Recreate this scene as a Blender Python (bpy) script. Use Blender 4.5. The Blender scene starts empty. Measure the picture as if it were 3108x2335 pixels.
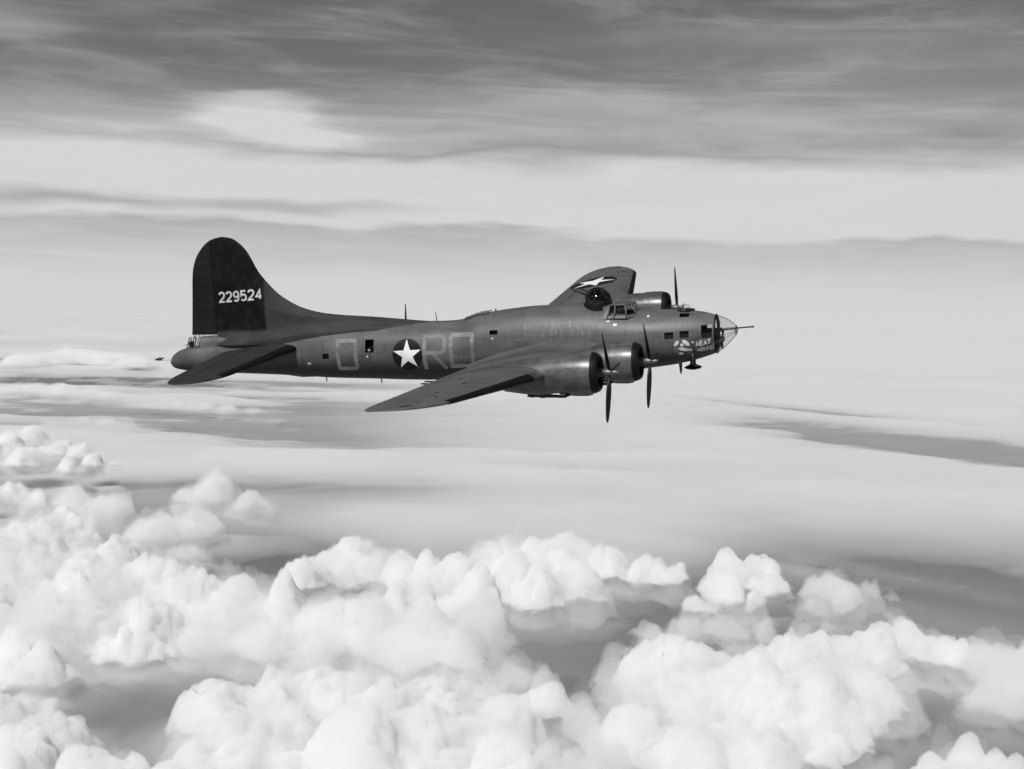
import bpy, bmesh, math, random
import numpy as np
from mathutils import Matrix, Vector
from mathutils.bvhtree import BVHTree

sc = bpy.context.scene
COL = sc.collection
rad = math.radians

# ------------------------------------------------------------------ camera
cam = bpy.data.cameras.new('camera')
cam_ob = bpy.data.objects.new('camera', cam)
COL.objects.link(cam_ob)
sc.camera = cam_ob
cam.sensor_width = 36.0
cam.lens = 53.97                     # about 37 degrees across
cam.clip_start = 1.0
cam.clip_end = 400000.0
cam_ob.matrix_world = Matrix((
    (0.9996573, -0.0261769, 0.0, 0.0),
    (0.0011236, 0.0429072, -0.9990784, 0.0),
    (0.0261528, 0.9987361, 0.0429219, 0.0),
    (0, 0, 0, 1)))

# ------------------------------------------------------------------ sun and sky
SUN_EL, SUN_AZ = 46.0, 204.0         # azimuth clockwise from +Y: behind the photographer's left shoulder
sun = bpy.data.lights.new('sun', 'SUN')
sun.energy = 4.4
sun.angle = rad(0.55)
sun.color = (0.985, 0.995, 1.0)    # neutral print with a faint cool tone
sun_ob = bpy.data.objects.new('sun', sun)
COL.objects.link(sun_ob)
sd = Vector((math.sin(rad(SUN_AZ)) * math.cos(rad(SUN_EL)), math.cos(rad(SUN_AZ)) * math.cos(rad(SUN_EL)), math.sin(rad(SUN_EL))))
sun_ob.rotation_euler = sd.to_track_quat('Z', 'Y').to_euler()

sc.view_settings.view_transform = 'Standard'
sc.view_settings.look = 'None'
sc.view_settings.exposure = 0.0
sc.view_settings.gamma = 1.0
sc.cycles.use_denoising = True
sc.cycles.use_adaptive_sampling = True
sc.cycles.adaptive_threshold = 0.03
sc.cycles.adaptive_min_samples = 8
sc.cycles.max_bounces = 12
sc.cycles.volume_bounces = 10
sc.cycles.diffuse_bounces = 3
sc.cycles.glossy_bounces = 3
sc.cycles.transmission_bounces = 6
sc.cycles.transparent_max_bounces = 24
sc.cycles.sample_clamp_indirect = 6.0

world = bpy.data.worlds.new('World')
sc.world = world
world.use_nodes = True
wt = world.node_tree
wt.nodes.clear()


class NB:
    """small helper that chains shader nodes"""
    def __init__(self, tree):
        self.t = tree

    def new(self, kind, **kw):
        n = self.t.nodes.new(kind)
        for k, v in kw.items():
            setattr(n, k, v)
        return n

    def put(self, sock, v):
        if isinstance(v, bpy.types.NodeSocket):
            self.t.links.new(v, sock)
        else:
            sock.default_value = v

    def m(self, op, a, b=None, c=None, clamp=False):
        n = self.new('ShaderNodeMath', operation=op, use_clamp=clamp)
        for i, v in enumerate((a, b, c)):
            if v is not None:
                self.put(n.inputs[i], v)
        return n.outputs[0]

    def noise(self, vec, scale, detail=4.0, rough=0.55, dist=0.0):
        n = self.new('ShaderNodeTexNoise')
        self.put(n.inputs['Vector'], vec)
        n.inputs['Scale'].default_value = scale
        n.inputs['Detail'].default_value = detail
        n.inputs['Roughness'].default_value = rough
        n.inputs['Distortion'].default_value = dist
        return n.outputs['Fac']

    def xyz(self, x, y, z):
        n = self.new('ShaderNodeCombineXYZ')
        for i, v in enumerate((x, y, z)):
            self.put(n.inputs[i], v)
        return n.outputs[0]

    def smooth(self, v, a, b, lo=0.0, hi=1.0):
        n = self.new('ShaderNodeMapRange', interpolation_type='SMOOTHSTEP')
        self.put(n.inputs[0], v)
        for i, q in enumerate((a, b, lo, hi)):
            n.inputs[i + 1].default_value = q
        return n.outputs[0]

    def mixc(self, f, a, b, blend='MIX'):
        n = self.new('ShaderNodeMix', data_type='RGBA', blend_type=blend)
        self.put(n.inputs[0], f)
        self.put(n.inputs[6], a)
        self.put(n.inputs[7], b)
        return n.outputs[2]


w = NB(wt)
tc = w.new('ShaderNodeTexCoord')
sep = w.new('ShaderNodeSeparateXYZ')
wt.links.new(tc.outputs['Generated'], sep.inputs[0])
dx, dy, dz = sep.outputs
el0 = w.m('MULTIPLY', w.m('ARCSINE', dz), 57.29578)          # degrees above the horizon
az0 = w.m('MULTIPLY', w.m('ARCTAN2', dx, dy), 57.29578)
base = w.xyz(w.m('MULTIPLY', az0, 0.11), w.m('MULTIPLY', el0, 0.62), 3.7)
wn1 = w.noise(base, 1.0, 3.5, 0.6)
wn2 = w.noise(w.xyz(w.m('MULTIPLY', az0, 0.05), w.m('MULTIPLY', el0, 0.9), 11.3), 1.0, 3.0, 0.6, 0.6)
wn3 = w.noise(w.xyz(w.m('MULTIPLY', az0, 0.085), w.m('ADD', w.m('MULTIPLY', el0, 1.5), w.m('MULTIPLY', az0, 0.03)), 23.9), 1.0, 3.0, 0.5, 0.8)
el = w.m('ADD', el0, w.m('MULTIPLY', w.m('SUBTRACT', wn1, 0.5), 1.9))
az = w.m('ADD', az0, w.m('MULTIPLY', w.m('SUBTRACT', wn2, 0.5), 4.0))


def gauss(a, e, sa, se, amp, a_in=None, e_in=None):
    x = w.m('DIVIDE', w.m('SUBTRACT', a_in or az, a), sa)
    y = w.m('DIVIDE', w.m('SUBTRACT', e_in or el, e), se)
    q = w.m('ADD', w.m('MULTIPLY', x, x), w.m('MULTIPLY', y, y))
    return w.m('MULTIPLY', w.m('EXPONENT', w.m('MULTIPLY', q, -1.0)), amp)


# cover of the high thin cloud: a milky base near the horizon, a bright bank above it, streaks higher up
low = w.smooth(el, 4.6, 0.2, 0.0, 0.86)
bank = w.m('MULTIPLY', w.smooth(el, 2.85, 3.35), w.smooth(el, 6.6, 5.25))
bank = w.m('MULTIPLY', bank, 0.95)
mid = w.m('MULTIPLY', w.smooth(el, 9.2, 5.4), w.m('ADD', w.m('MULTIPLY', w.smooth(wn1, 0.25, 0.7), 0.40), w.m('MULTIPLY', wn3, 0.26)))
wn4 = w.noise(w.xyz(w.m('MULTIPLY', az0, 0.20), w.m('ADD', w.m('MULTIPLY', el0, 1.05), w.m('MULTIPLY', az0, 0.04)), 41.7), 1.0, 4.0, 0.58, 0.45)
streak = w.m('ADD', w.m('MULTIPLY', w.smooth(wn3, 0.5, 0.85), 0.16), w.m('MULTIPLY', w.smooth(wn4, 0.42, 0.78), 0.17))
streak2 = w.m('MULTIPLY', w.smooth(wn2, 0.52, 0.75), 0.16)
cover = w.m('MAXIMUM', w.m('MAXIMUM', low, bank), mid)
cover = w.m('ADD', cover, w.m('ADD', streak, streak2))
puffy = w.m('MULTIPLY', w.m('ADD', gauss(-10.2, 7.45, 2.2, 0.95, 1.1), gauss(-8.2, 6.8, 2.6, 0.8, 0.65)), w.smooth(el, 8.3, 7.95))
puffy = w.smooth(w.m('ADD', puffy, w.m('MULTIPLY', w.m('SUBTRACT', wn4, 0.5), 0.8)), 0.05, 1.25)
cover = w.m('ADD', cover, w.m('MULTIPLY', puffy, 0.62))
for g in ((-18.5, 9.9, 2.2, 0.6, 0.34), (-13.0, 6.4, 7.0, 0.9, 0.26), (14.0, 9.2, 8.0, 1.8, 0.12), (7.0, 7.0, 13.0, 1.1, 0.15),
          (1.5, 8.0, 4.5, 0.42, 0.27), (9.5, 7.6, 6.0, 0.25, 0.12), (9.0, 10.4, 7.0, 0.5, 0.12), (-16.0, 6.4, 6.0, 0.5, 0.12)):
    cover = w.m('ADD', cover, gauss(*g))
for g in ((-17.0, 3.85, 5.0, 0.42, -0.62), (-8.5, 3.85, 5.0, 0.36, -0.58), (-6.0, 5.95, 7.0, 0.22, -0.18), (10.0, 6.4, 9.0, 0.4, -0.10)):
    cover = w.m('ADD', cover, gauss(*g))
cover = w.m('MINIMUM', w.m('MAXIMUM', cover, 0.0), 1.0)
sky = w.new('ShaderNodeTexSky', sky_type='NISHITA', sun_disc=False)
sky.sun_elevation = rad(SUN_EL)
sky.sun_rotation = rad(SUN_AZ)
sky.altitude = 3500
sky.air_density = 1.0
sky.dust_density = 0.3
rgb = w.new('ShaderNodeSeparateColor')
wt.links.new(sky.outputs[0], rgb.inputs[0])
# panchromatic film behind a red filter: the blue of the sky goes dark, cloud stays white
clear = w.m('MULTIPLY', rgb.outputs[0], 0.66)
ccol = w.new('ShaderNodeCombineColor')
film = w.m('ADD', w.m('MULTIPLY', clear, w.m('SUBTRACT', 1.0, cover)), w.m('MULTIPLY', cover, 6.6))
for i, t in enumerate((0.985, 1.0, 1.015)):
    wt.links.new(w.m('MULTIPLY', film, t), ccol.inputs[i])
bg = w.new('ShaderNodeBackground')
bg.inputs['Strength'].default_value = 0.1
wt.links.new(ccol.outputs[0], bg.inputs[0])
wo = w.new('ShaderNodeOutputWorld')
wt.links.new(bg.outputs[0], wo.inputs[0])


# ------------------------------------------------------------------ helpers
def mesh_ob(name, verts, faces, mat=None, parent=None, smooth=True):
    me = bpy.data.meshes.new(name)
    me.from_pydata([tuple(v) for v in verts], [], faces)
    if mat:
        me.materials.append(mat)
    if smooth:
        me.polygons.foreach_set('use_smooth', [True] * len(me.polygons))
    me.update()
    ob = bpy.data.objects.new(name, me)
    COL.objects.link(ob)
    if parent:
        ob.parent = parent
    return ob


def tag(o, label=None, cat=None, group=None, kind=None):
    for k, v in (('label', label), ('category', cat), ('group', group), ('kind', kind)):
        if v:
            o[k] = v
    return o


def vnoise(p, seed=0):
    """value noise, p (n, d) -> (n,) in 0..1"""
    p = np.asarray(p, float)
    i = np.floor(p).astype(np.int64)
    f = p - i
    f = f * f * f * (f * (f * 6 - 15) + 10)
    d = p.shape[1]
    out = np.zeros(len(p))
    primes = np.array([73856093, 19349663, 83492791])[:d]
    for c in range(2 ** d):
        o = np.array([(c >> k) & 1 for k in range(d)])
        h = ((i + o) * primes).sum(1) + seed * 7919
        h = (h ^ (h >> 13)) * 1274126177
        h = (h ^ (h >> 16)) & 0xFFFF
        wgt = np.prod(np.where(o, f, 1 - f), axis=1)
        out += wgt * h / 65535.0
    return out


def fbm(p, oct=4, gain=0.5, seed=0):
    a, s, t = 1.0, 0.0, 0.0
    for k in range(oct):
        s += a * vnoise(np.asarray(p) * 2.0 ** k + 17.3 * k, seed + k)
        t += a
        a *= gain
    return s / t


def billow(p, oct=4, gain=0.5, seed=0):
    a, s, t = 1.0, 0.0, 0.0
    for k in range(oct):
        s += a * np.abs(2 * vnoise(np.asarray(p) * 2.0 ** k + 17.3 * k, seed + k) - 1)
        t += a
        a *= gain
    return s / t


def worley(p, seed=0):
    """squared distance to the nearest jittered cell point, in cell units"""
    p = np.asarray(p, np.float32)
    i0 = np.floor(p).astype(np.int64)
    d = p.shape[1]
    best = np.full(len(p), 9.0, np.float32)
    primes = np.array([73856093, 19349663, 83492791])[:d]
    for c in range(3 ** d):
        o = np.array([(c // 3 ** k) % 3 - 1 for k in range(d)])
        cell = i0 + o
        h = (cell * primes).sum(1) + seed * 7919
        s = np.zeros(len(p), np.float32)
        for k in range(d):
            h = (h ^ (h >> 13)) * 1274126177
            h = (h ^ (h >> 16)) & 0x7FFFFFFF
            s += (cell[:, k] + 0.1 + 0.8 * (h & 0xFFFF) / 65535.0 - p[:, k]) ** 2
        best = np.minimum(best, s)
    return best


def sstep(x, a, b):
    t = np.clip((x - a) / (b - a), 0, 1)
    return t * t * (3 - 2 * t)


# ------------------------------------------------------------------ sea far below
def volume_mat(name, density, g=0.0, col=(1, 1, 1, 1)):
    m = bpy.data.materials.new(name)
    m.use_nodes = True
    t = m.node_tree
    t.nodes.clear()
    o = t.nodes.new('ShaderNodeOutputMaterial')
    v = t.nodes.new('ShaderNodeVolumeScatter')
    v.inputs['Color'].default_value = col
    v.inputs['Density'].default_value = density
    v.inputs['Anisotropy'].default_value = g
    t.links.new(v.outputs[0], o.inputs['Volume'])
    return m


sea_mat = bpy.data.materials.new('sea')
sea_mat.use_nodes = True
st = NB(sea_mat.node_tree)
sb = sea_mat.node_tree.nodes['Principled BSDF']
scn = st.new('ShaderNodeTexCoord')
sn = st.noise(scn.outputs['Object'], 0.00035, 6.0, 0.6)
st.put(sb.inputs['Base Color'], st.mixc(sn, (0.14, 0.14, 0.14, 1), (0.26, 0.26, 0.26, 1)))
sb.inputs['Roughness'].default_value = 0.55
S = 180000.0
sea = mesh_ob('sea', [(-S, -S, -2200), (S, -S, -2200), (S, S, -2200), (-S, S, -2200)], [(0, 1, 2, 3)], sea_mat, smooth=False)
tag(sea, kind='structure')

# ------------------------------------------------------------------ cumulus clouds
CORE = volume_mat('cloud_core', 0.08, 0.0)
FRINGE = volume_mat('cloud_fringe', 0.009, 0.0)
SOFT_CORE = volume_mat('soft_cloud_core', 0.022, 0.0)
SOFT_FRINGE = volume_mat('soft_cloud_fringe', 0.006, 0.0)
LOBES = {
    'A': ('tall bright white cumulus with a rounded tower, spreading widely below the tail', 0, 1.0, [(-1255,3994,-640,109),(-1186,4130,-640,105),(-971,3742,-640,95),(-814,3507,-640,88),(-1082,3350,-640,119),(-697,3406,-640,85),(-586,3366,-640,73),(-498,3323,-640,72),(-906,3164,-640,116),(-744,3088,-640,73),(-894,2851,-640,78),(-1067,3046,-640,109),(-1315,3687,-640,108)]),
    'B': ('long white cumulus ridge with knobbly tops under the wing and engines', 0, 1.0, [(-495,3749,-640,52),(-425,3940,-640,67),(-357,3974,-640,55),(-274,3840,-640,53),(-189,3763,-640,52),(-110,3810,-640,58),(-20,4061,-640,68),(67,4140,-640,69),(167,4117,-640,75),(263,4054,-640,62),(356,3993,-640,49),(425,3952,-640,39),(62,3669,-640,73),(-79,3525,-640,65),(-205,3477,-640,59),(185,3688,-640,51)]),
    'Q': ('pale smooth cumulus filling the trough between ridge and lower heaps', 0.5, 1.0, [(-377,3161,-640,69),(-280,3149,-640,73),(-178,3047,-640,66),(-579,3110,-640,68),(-472,3032,-640,52),(-372,2978,-640,42),(-93,3013,-640,56),(-51,3204,-640,44)]),
    'C': ('broad white cumulus heap beside the dark gap below the tail', 0, 1.0, [(-459,2481,-640,51),(-387,2551,-640,52),(-326,2616,-640,47),(-255,2549,-640,52),(-171,2466,-640,58),(-97,2504,-640,58),(-313,2300,-640,69),(-400,2242,-640,61),(-195,2236,-640,70),(-93,2246,-640,70),(-11,2329,-640,58),(4,2161,-640,54),(72,2600,-640,36)]),
    'D': ('massive white cumulus with a stepped crest below and ahead of the nose', 0, 1.0, [(255,2793,-640,50),(324,2801,-640,59),(407,2848,-640,52),(478,2856,-640,52),(549,2865,-640,61),(628,2913,-640,63),(721,3006,-640,55),(817,3113,-640,57),(881,3090,-640,44),(318,2531,-640,75),(409,2526,-640,84),(510,2567,-640,81),(624,2692,-640,64),(227,2379,-640,56),(290,2294,-640,58),(387,2291,-640,51),(510,2380,-640,38)]),
    'D2': ('greyer cumulus leaning against the massive stepped cumulus', 0.5, 1.0, [(932,3010,-640,48),(961,2912,-640,52),(959,2764,-640,54),(878,2720,-640,40),(1083,3049,-640,50)]),
    'E': ('small separate cumulus puff standing in the dark gap below the nose', 0.3, 1.0, [(578,3848,-640,54),(652,3944,-640,46),(522,3693,-640,38),(650,3758,-640,37),(433,3510,-640,28),(451,3445,-640,21),(578,3621,-640,31)]),
    'E2': ('dim round puff next to the bright separate puff in the dark gap', 0.7, 1.0, [(793,3760,-640,45),(823,3675,-640,37),(728,3600,-640,29)]),
    'E3': ('tiny faint cloud wisp beyond the dim round puff', 1, 1.0, [(899,3750,-640,26),(929,3641,-640,25),(901,3637,-640,21)]),
    'F': ('low flat grey cloud bank just behind the massive stepped cumulus', 0.7, 1.0, [(292,3120,-640,32),(380,3226,-640,33),(462,3257,-640,33),(540,3247,-640,30),(621,3258,-640,26),(694,3277,-640,19)]),
    'G': ('isolated bright cumulus top past the dark hollow of the stepped cumulus', 0, 1.0, [(622,2205,-640,34),(680,2240,-640,35),(707,2174,-640,34),(571,2134,-640,28),(641,2108,-640,42)]),
    'H': ('bright cumulus tops broken by small shadowed hollows under the tall tower', 0.2, 1.0, [(-759,2377,-640,47),(-681,2265,-640,44),(-683,2122,-640,56),(-572,2120,-640,41),(-527,2147,-640,38),(-470,2097,-640,37),(-417,2059,-640,40),(-783,2281,-640,60)]),
    'I': ('ragged thin cloud shreds between the broad heap and stepped cumulus', 0.8, 1.0, [(25,2767,-640,36),(70,2683,-640,28),(124,2424,-640,32),(97,2192,-640,38),(144,2318,-640,29),(161,2153,-640,34)]),
    'J': ('little white puff between the tall tower and the crisp round cluster', 0.3, 1.0, [(-1600,4938,-600,41),(-1521,4878,-600,34),(-1602,4834,-600,37)]),
    'K': ('row of dim grey cumulus behind the tall rounded tower', 0.7, 1.0, [(-1443,5018,-640,60),(-1303,4924,-640,65),(-1043,4480,-640,63),(-956,4621,-640,65),(-875,4143,-640,39)]),
    'M': ('faint pale cumulus beyond the row of dim grey cumulus', 0.8, 1.0, [(-1055,5448,-640,67),(-886,5233,-640,52),(-1144,5398,-640,44)]),
    'L': ('distant bright cumulus cluster with crisp round tops beyond the tall tower', 0.2, 0.7, [(-2205,6735,-600,60),(-2164,6931,-600,72),(-1932,6505,-600,53),(-1800,6385,-600,44),(-1902,6037,-600,69),(-1657,6108,-600,35),(-2167,6386,-600,61),(-1673,5812,-600,44),(-1548,5941,-600,26)]),
    'P': ('far flat line of small bright clouds near the horizon beyond the tail guns', 0.3, 0.2, [(-5499,17241,-640,186),(-5496,17999,-640,204),(-5471,18849,-640,225),(-5201,18901,-640,225),(-4801,18458,-640,207),(-4344,17734,-640,165)]),
    'U': ('far thin bright cloud patches under the tailplane, well above the grey cumulus row', 0.5, 0.22, [(-2412,10306,-640,83),(-2248,10271,-640,95),(-2066,10139,-640,94),(-1860,10022,-640,86),(-1689,9996,-640,74)]),
    'S': ('far low ragged cloud streak beyond the crisp round cluster', 0.5, 0.25, [(-3760,11473,-640,95),(-3673,11747,-640,111),(-3414,11591,-640,117),(-3128,11316,-640,99),(-2915,11156,-640,84)]),
    'V': ('thin pale cloud streak just behind the crisp round cluster', 0.5, 0.25, [(-2810,9452,-720,72),(-2713,9617,-720,85),(-2524,9561,-720,90),(-2364,9497,-720,77)]),
    'Y': ('faint flat cloud patch between the wing tip and the grey cumulus row', 0.5, 0.22, [(-1448,7129,-720,57),(-1313,7098,-720,66),(-1155,7052,-720,65),(-1019,7002,-720,56)]),
    'X': ('dim soft cloud in the hollow under the broad white heap', 1, 1.0, [(-178,3089,-720,48),(-100,3018,-720,47),(-34,2912,-720,45),(-253,3081,-720,38)]),
}


def arrays_mesh(name, V, F, mat):
    me = bpy.data.meshes.new(name)
    me.vertices.add(len(V)); me.vertices.foreach_set('co', V.astype(np.float32).ravel())
    k = F.shape[1]
    me.loops.add(len(F) * k); me.loops.foreach_set('vertex_index', F.ravel().astype(np.int32))
    me.polygons.add(len(F)); me.polygons.foreach_set('loop_start', np.arange(0, len(F) * k, k, dtype=np.int32))
    me.update(calc_edges=True)
    me.polygons.foreach_set('use_smooth', [True] * len(F))
    me.materials.append(mat)
    return me


crng = np.random.default_rng(11)


def cloud_body(name, L, cell, base, amp, seed, mat, parent, sx, sy, knob, cut, lift):
    """one heap of cumulus: crest heights from the lobes, cauliflower knobs, skirts thinning out to nothing"""
    c, r = L[:, :2], L[:, 3]
    x0, x1 = (c[:, 0] - r * 3.0 * sx).min(), (c[:, 0] + r * 3.0 * sx).max()
    y0, y1 = (c[:, 1] - r * 2.8 * sy).min(), (c[:, 1] + r * 2.8 * sy).max()
    nx, ny = int((x1 - x0) / cell) + 2, int((y1 - y0) / cell) + 2
    X, Y = np.meshgrid(np.linspace(x0, x1, nx), np.linspace(y0, y1, ny), indexing='ij')
    xy = np.stack([X.ravel(), Y.ravel()], 1)
    wx = (fbm(xy / 90.0, 3, 0.5, seed + 1).reshape(X.shape) - 0.5) * 70
    wy = (fbm(xy / 90.0, 3, 0.5, seed + 2).reshape(X.shape) - 0.5) * 90
    H = np.zeros_like(X)
    for (lx, ly, lz, lr) in L:
        u = (X + wx - lx) / (lr * sx)
        v = (Y + wy - ly) / (lr * sy)
        q = u * u + v * v
        H += (lr * amp * np.exp(-0.9 * q * (0.6 + 0.4 * q))) ** 4
    H = H ** 0.25
    k = knob
    B = fbm(xy / (k * 4.0), 4, 0.55, seed + 3).reshape(X.shape)
    H = H * (0.20 + 1.5 * B)
    body = sstep(H, 4.0, 34.0)
    jit = np.stack([fbm(xy / (k * 1.8), 2, .5, seed + 7), fbm(xy / (k * 1.8), 2, .5, seed + 8)], 1) * k * 1.5
    for q, (s_, h_) in enumerate(((k * 4.2, 0.16), (k * 2.1, 0.30), (k * 1.05, 0.38))):
        vary = 0.35 + 1.3 * vnoise(xy / (s_ * 2.5), seed + 50 + q).reshape(X.shape)
        H = H + body * s_ * h_ * vary * (0.55 - worley((xy + jit) / s_, seed + 20 + q).reshape(X.shape))
    H = H - cut * (0.2 + 1.6 * vnoise(xy / (k * 0.7), seed + 4).reshape(X.shape))
    H[0, :] = H[-1, :] = 0
    H[:, 0] = H[:, -1] = 0
    H = np.clip(H, 0, None)
    base = base + (fbm(xy / 95.0, 4, 0.6, seed + 9).reshape(X.shape) - 0.5) * lift
    top = np.stack([X, Y, base + H], 2)
    # swell the knobs outward along the surface so that they overhang
    gx, gy = np.gradient(H, (x1 - x0) / (nx - 1), (y1 - y0) / (ny - 1))
    nrm = np.stack([-gx, -gy, np.ones_like(H)], 2)
    nrm /= np.linalg.norm(nrm, axis=2, keepdims=True)
    for q, (s_, h_) in enumerate(((k * 1.3, 0.36), (k * 0.6, 0.36))):
        d3 = worley(top.reshape(-1, 3) / s_, seed + 30 + q).reshape(X.shape)
        top = top + nrm * ((0.7 - d3) * np.minimum(s_ * h_, 0.22 * H))[..., None]
    d3 = fbm(top.reshape(-1, 3) / (k * 0.35), 2, 0.6, seed + 6).reshape(X.shape) - 0.5
    top = top + nrm * (d3 * np.minimum(k * 0.2, 0.2 * H))[..., None]
    bot = np.stack([X, Y, base - 0.45 * np.minimum(H, 70)], 2)
    thick = H > 0
    N = nx * ny
    gi = np.arange(N).reshape(nx, ny)
    m = thick.ravel()
    bi = np.arange(N)
    bi[m] = np.arange(m.sum()) + N
    bi = bi.reshape(nx, ny)
    V = np.concatenate([top.reshape(-1, 3), bot.reshape(-1, 3)[m]])
    used = thick[:-1, :-1] | thick[1:, :-1] | thick[1:, 1:] | thick[:-1, 1:]
    f1 = np.stack([gi[:-1, :-1], gi[1:, :-1], gi[1:, 1:], gi[:-1, 1:]], 2)[used]
    f2 = np.stack([bi[:-1, :-1], bi[:-1, 1:], bi[1:, 1:], bi[1:, :-1]], 2)[used]
    F = np.concatenate([f1, f2])
    keep = np.zeros(len(V), bool)
    keep[F.ravel()] = True
    idx = np.cumsum(keep) - 1
    me = arrays_mesh(name, V[keep] - np.array(parent.location), idx[F], mat)
    ob = bpy.data.objects.new(name, me)
    COL.objects.link(ob)
    ob.parent = parent
    return ob


TRI = 0
for ci, (key, (label, soft, flat, lobes)) in enumerate(LOBES.items()):
    L = np.array(lobes, float)
    dist = float(np.linalg.norm(L[:, :3], axis=1).mean())
    cell = dist / 980.0
    base = L[:, 2].mean() - 0.45 * L[:, 3].mean() * flat
    root = bpy.data.objects.new('cumulus_cloud', None)
    COL.objects.link(root)
    root.location = (L[:, 0].mean(), L[:, 1].mean(), base)
    tag(root, label, 'cloud', 'cumulus clouds below the bomber')
    knob = 17.0 * max(1.0, dist / 5200.0)
    o = cloud_body('cloud_body', L, cell, base, 0.98 * flat, 40 + 11 * ci, SOFT_CORE if soft > .45 else CORE, root, .95, 1.75, knob, 8 + 6 * soft, 55 * flat)
    TRI += len(o.data.polygons)
    L2 = L.copy()
    o = cloud_body('cloud_skirt', L2, cell * 1.5, base - 24 * flat, 1.05 * flat * 1.25, 41 + 11 * ci, SOFT_FRINGE if soft > .45 else FRINGE, root, 1.3, 2.4, knob * 1.3, 12, 75 * flat)
    TRI += len(o.data.polygons)
print('CLOUD FACES', TRI)

# ------------------------------------------------------------------ stratus sheet out to the horizon
SHEET = volume_mat('stratus', 0.0085, 0.0)
azs = np.concatenate([np.linspace(-180, -26, 40)[:-1], np.linspace(-26, 26, 300), np.linspace(26, 180, 40)[1:-1]])
rs = np.concatenate([np.geomspace(1500, 16000, 340), np.geomspace(16000, 150000, 100)[1:]])
A, Rr = np.meshgrid(np.radians(azs), rs, indexing='ij')
X, Y = np.sin(A) * Rr, np.cos(A) * Rr
xy = np.stack([X.ravel(), Y.ravel()], 1)
n1 = fbm(xy / 1500.0, 5, 0.55, 5).reshape(X.shape)
n2 = fbm(xy / np.array([5200.0, 2600.0]), 5, 0.55, 9).reshape(X.shape)
n3 = fbm(xy / 420.0, 4, 0.55, 13).reshape(X.shape)
edge = 3300 + 1150 * sstep(np.abs(X - 60), 260, 900) + (n1 - 0.5) * 1500
T = 290 * sstep(Rr, edge, edge + 1900)
hole = np.zeros_like(X)
for hx, hy, sx, sy, rot, amp in (
        (2720, 9150, 2700, 560, -70, 1.15), (2600, 12600, 1500, 260, -64, 0.35), (2400, 13000, 2500, 250, -60, 0.4),
        (900, 3850, 520, 330, 0, 1.0), (1350, 4100, 500, 260, 0, 0.8), (120, 3250, 300, 260, 0, 0.6),
        (-1480, 5300, 420, 330, 0, 1.0), (-750, 4350, 520, 420, 0, 0.9), (-520, 2750, 220, 180, 0, 1.0), (900, 2450, 260, 260, 0, 0.8),
        (-4200, 9500, 1500, 700, 20, 0.6), (-6500, 15000, 4000, 1500, 0, 0.5)):
    cr, sr = math.cos(rad(rot)), math.sin(rad(rot))
    u = ((X - hx) * cr + (Y - hy) * sr) / sx
    v = (-(X - hx) * sr + (Y - hy) * cr) / sy
    q = u * u + v * v + (n1 - 0.5) * 2.4 + (n3 - 0.5) * 1.8
    hole += amp * np.exp(-np.clip(q, 0, 50))
left = sstep(-X / Rr, -0.12, 0.14)
band = fbm(xy / np.array([3600.0, 1500.0]), 5, 0.55, 31).reshape(X.shape)
fine = fbm(xy / np.array([900.0, 600.0]), 4, 0.55, 37).reshape(X.shape)
patchy = sstep(0.75 * band + 0.25 * fine, 0.40, 0.56)
amount = (0.22 + 0.70 * left) * sstep(Rr, 4600, 6500)
T *= 1 - amount * (1 - patchy) * np.where(Rr > 22000, 0.75, 1.0)
T = np.clip(T - 6, 0, None) * (0.75 + 0.5 * n1)
near = fbm(xy / np.array([420.0, 560.0]), 5, 0.6, 21).reshape(X.shape)
# low mist gathering round the feet of the cumulus
feet = np.zeros_like(X)
for _l, _s, _f, lobes in LOBES.values():
    for lx, ly, lz, lr in lobes:
        if ly < 6000:
            feet = np.maximum(feet, np.exp(-((X - lx) ** 2 / (2.2 * lr) ** 2 + (Y - ly) ** 2 / (3.6 * lr) ** 2)))
T = np.maximum(T * np.maximum((1 - np.clip(hole, 0, 1)) ** 2.0, 0.085 * sstep(Rr, 5500, 7000)), 200 * np.clip(near - 0.42, 0, 1) * (1 - np.clip(hole, 0, 1)) + 330 * feet * np.clip(near - 0.18, 0, 1))
T = T * 0.2
T[T < 2.0] = 0.0
zb = -718.0
zt = zb + T + np.where(T > 0, (n3 - 0.5) * 0.6 * T, 0)
na, nr = X.shape
top = np.stack([X, Y, np.maximum(zt, zb)], 2).reshape(-1, 3)
bot = np.stack([X, Y, np.full_like(X, zb)], 2).reshape(-1, 3)
gi = np.arange(na * nr).reshape(na, nr)
thick = (T > 0)
bidx = np.full(na * nr, -1)
mask = thick.ravel()
bidx[mask] = np.arange(mask.sum()) + na * nr
bidx[~mask] = np.arange(na * nr)[~mask]
bgi = bidx.reshape(na, nr)
V = np.concatenate([top, bot[mask]])
F = []
nxt = np.roll(np.arange(na), -1)
a0, b0, c0, d0 = gi[:, :-1], gi[nxt, :-1], gi[nxt, 1:], gi[:, 1:]
any_t = (thick[:, :-1] | thick[nxt, :-1] | thick[nxt, 1:] | thick[:, 1:])
tf = np.stack([a0, b0, c0, d0], 2)[any_t]
bf = np.stack([bgi[:, :-1], bgi[:, 1:], bgi[nxt, 1:], bgi[nxt, :-1]], 2)[any_t]
outer = np.stack([gi[:, -1], gi[nxt, -1], bgi[nxt, -1], bgi[:, -1]], 1)
faces = np.concatenate([tf, bf, outer])
ok = np.array([len(set(f)) for f in faces]) > 2
me = arrays_mesh('stratus_sheet', V, faces[ok], SHEET)
me.validate()
sheet = bpy.data.objects.new('clouds', me)
COL.objects.link(sheet)
tag(sheet, 'smooth pale cloud sheet spreading below the bomber to the horizon', 'cloud sheet', None, 'stuff')


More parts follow.
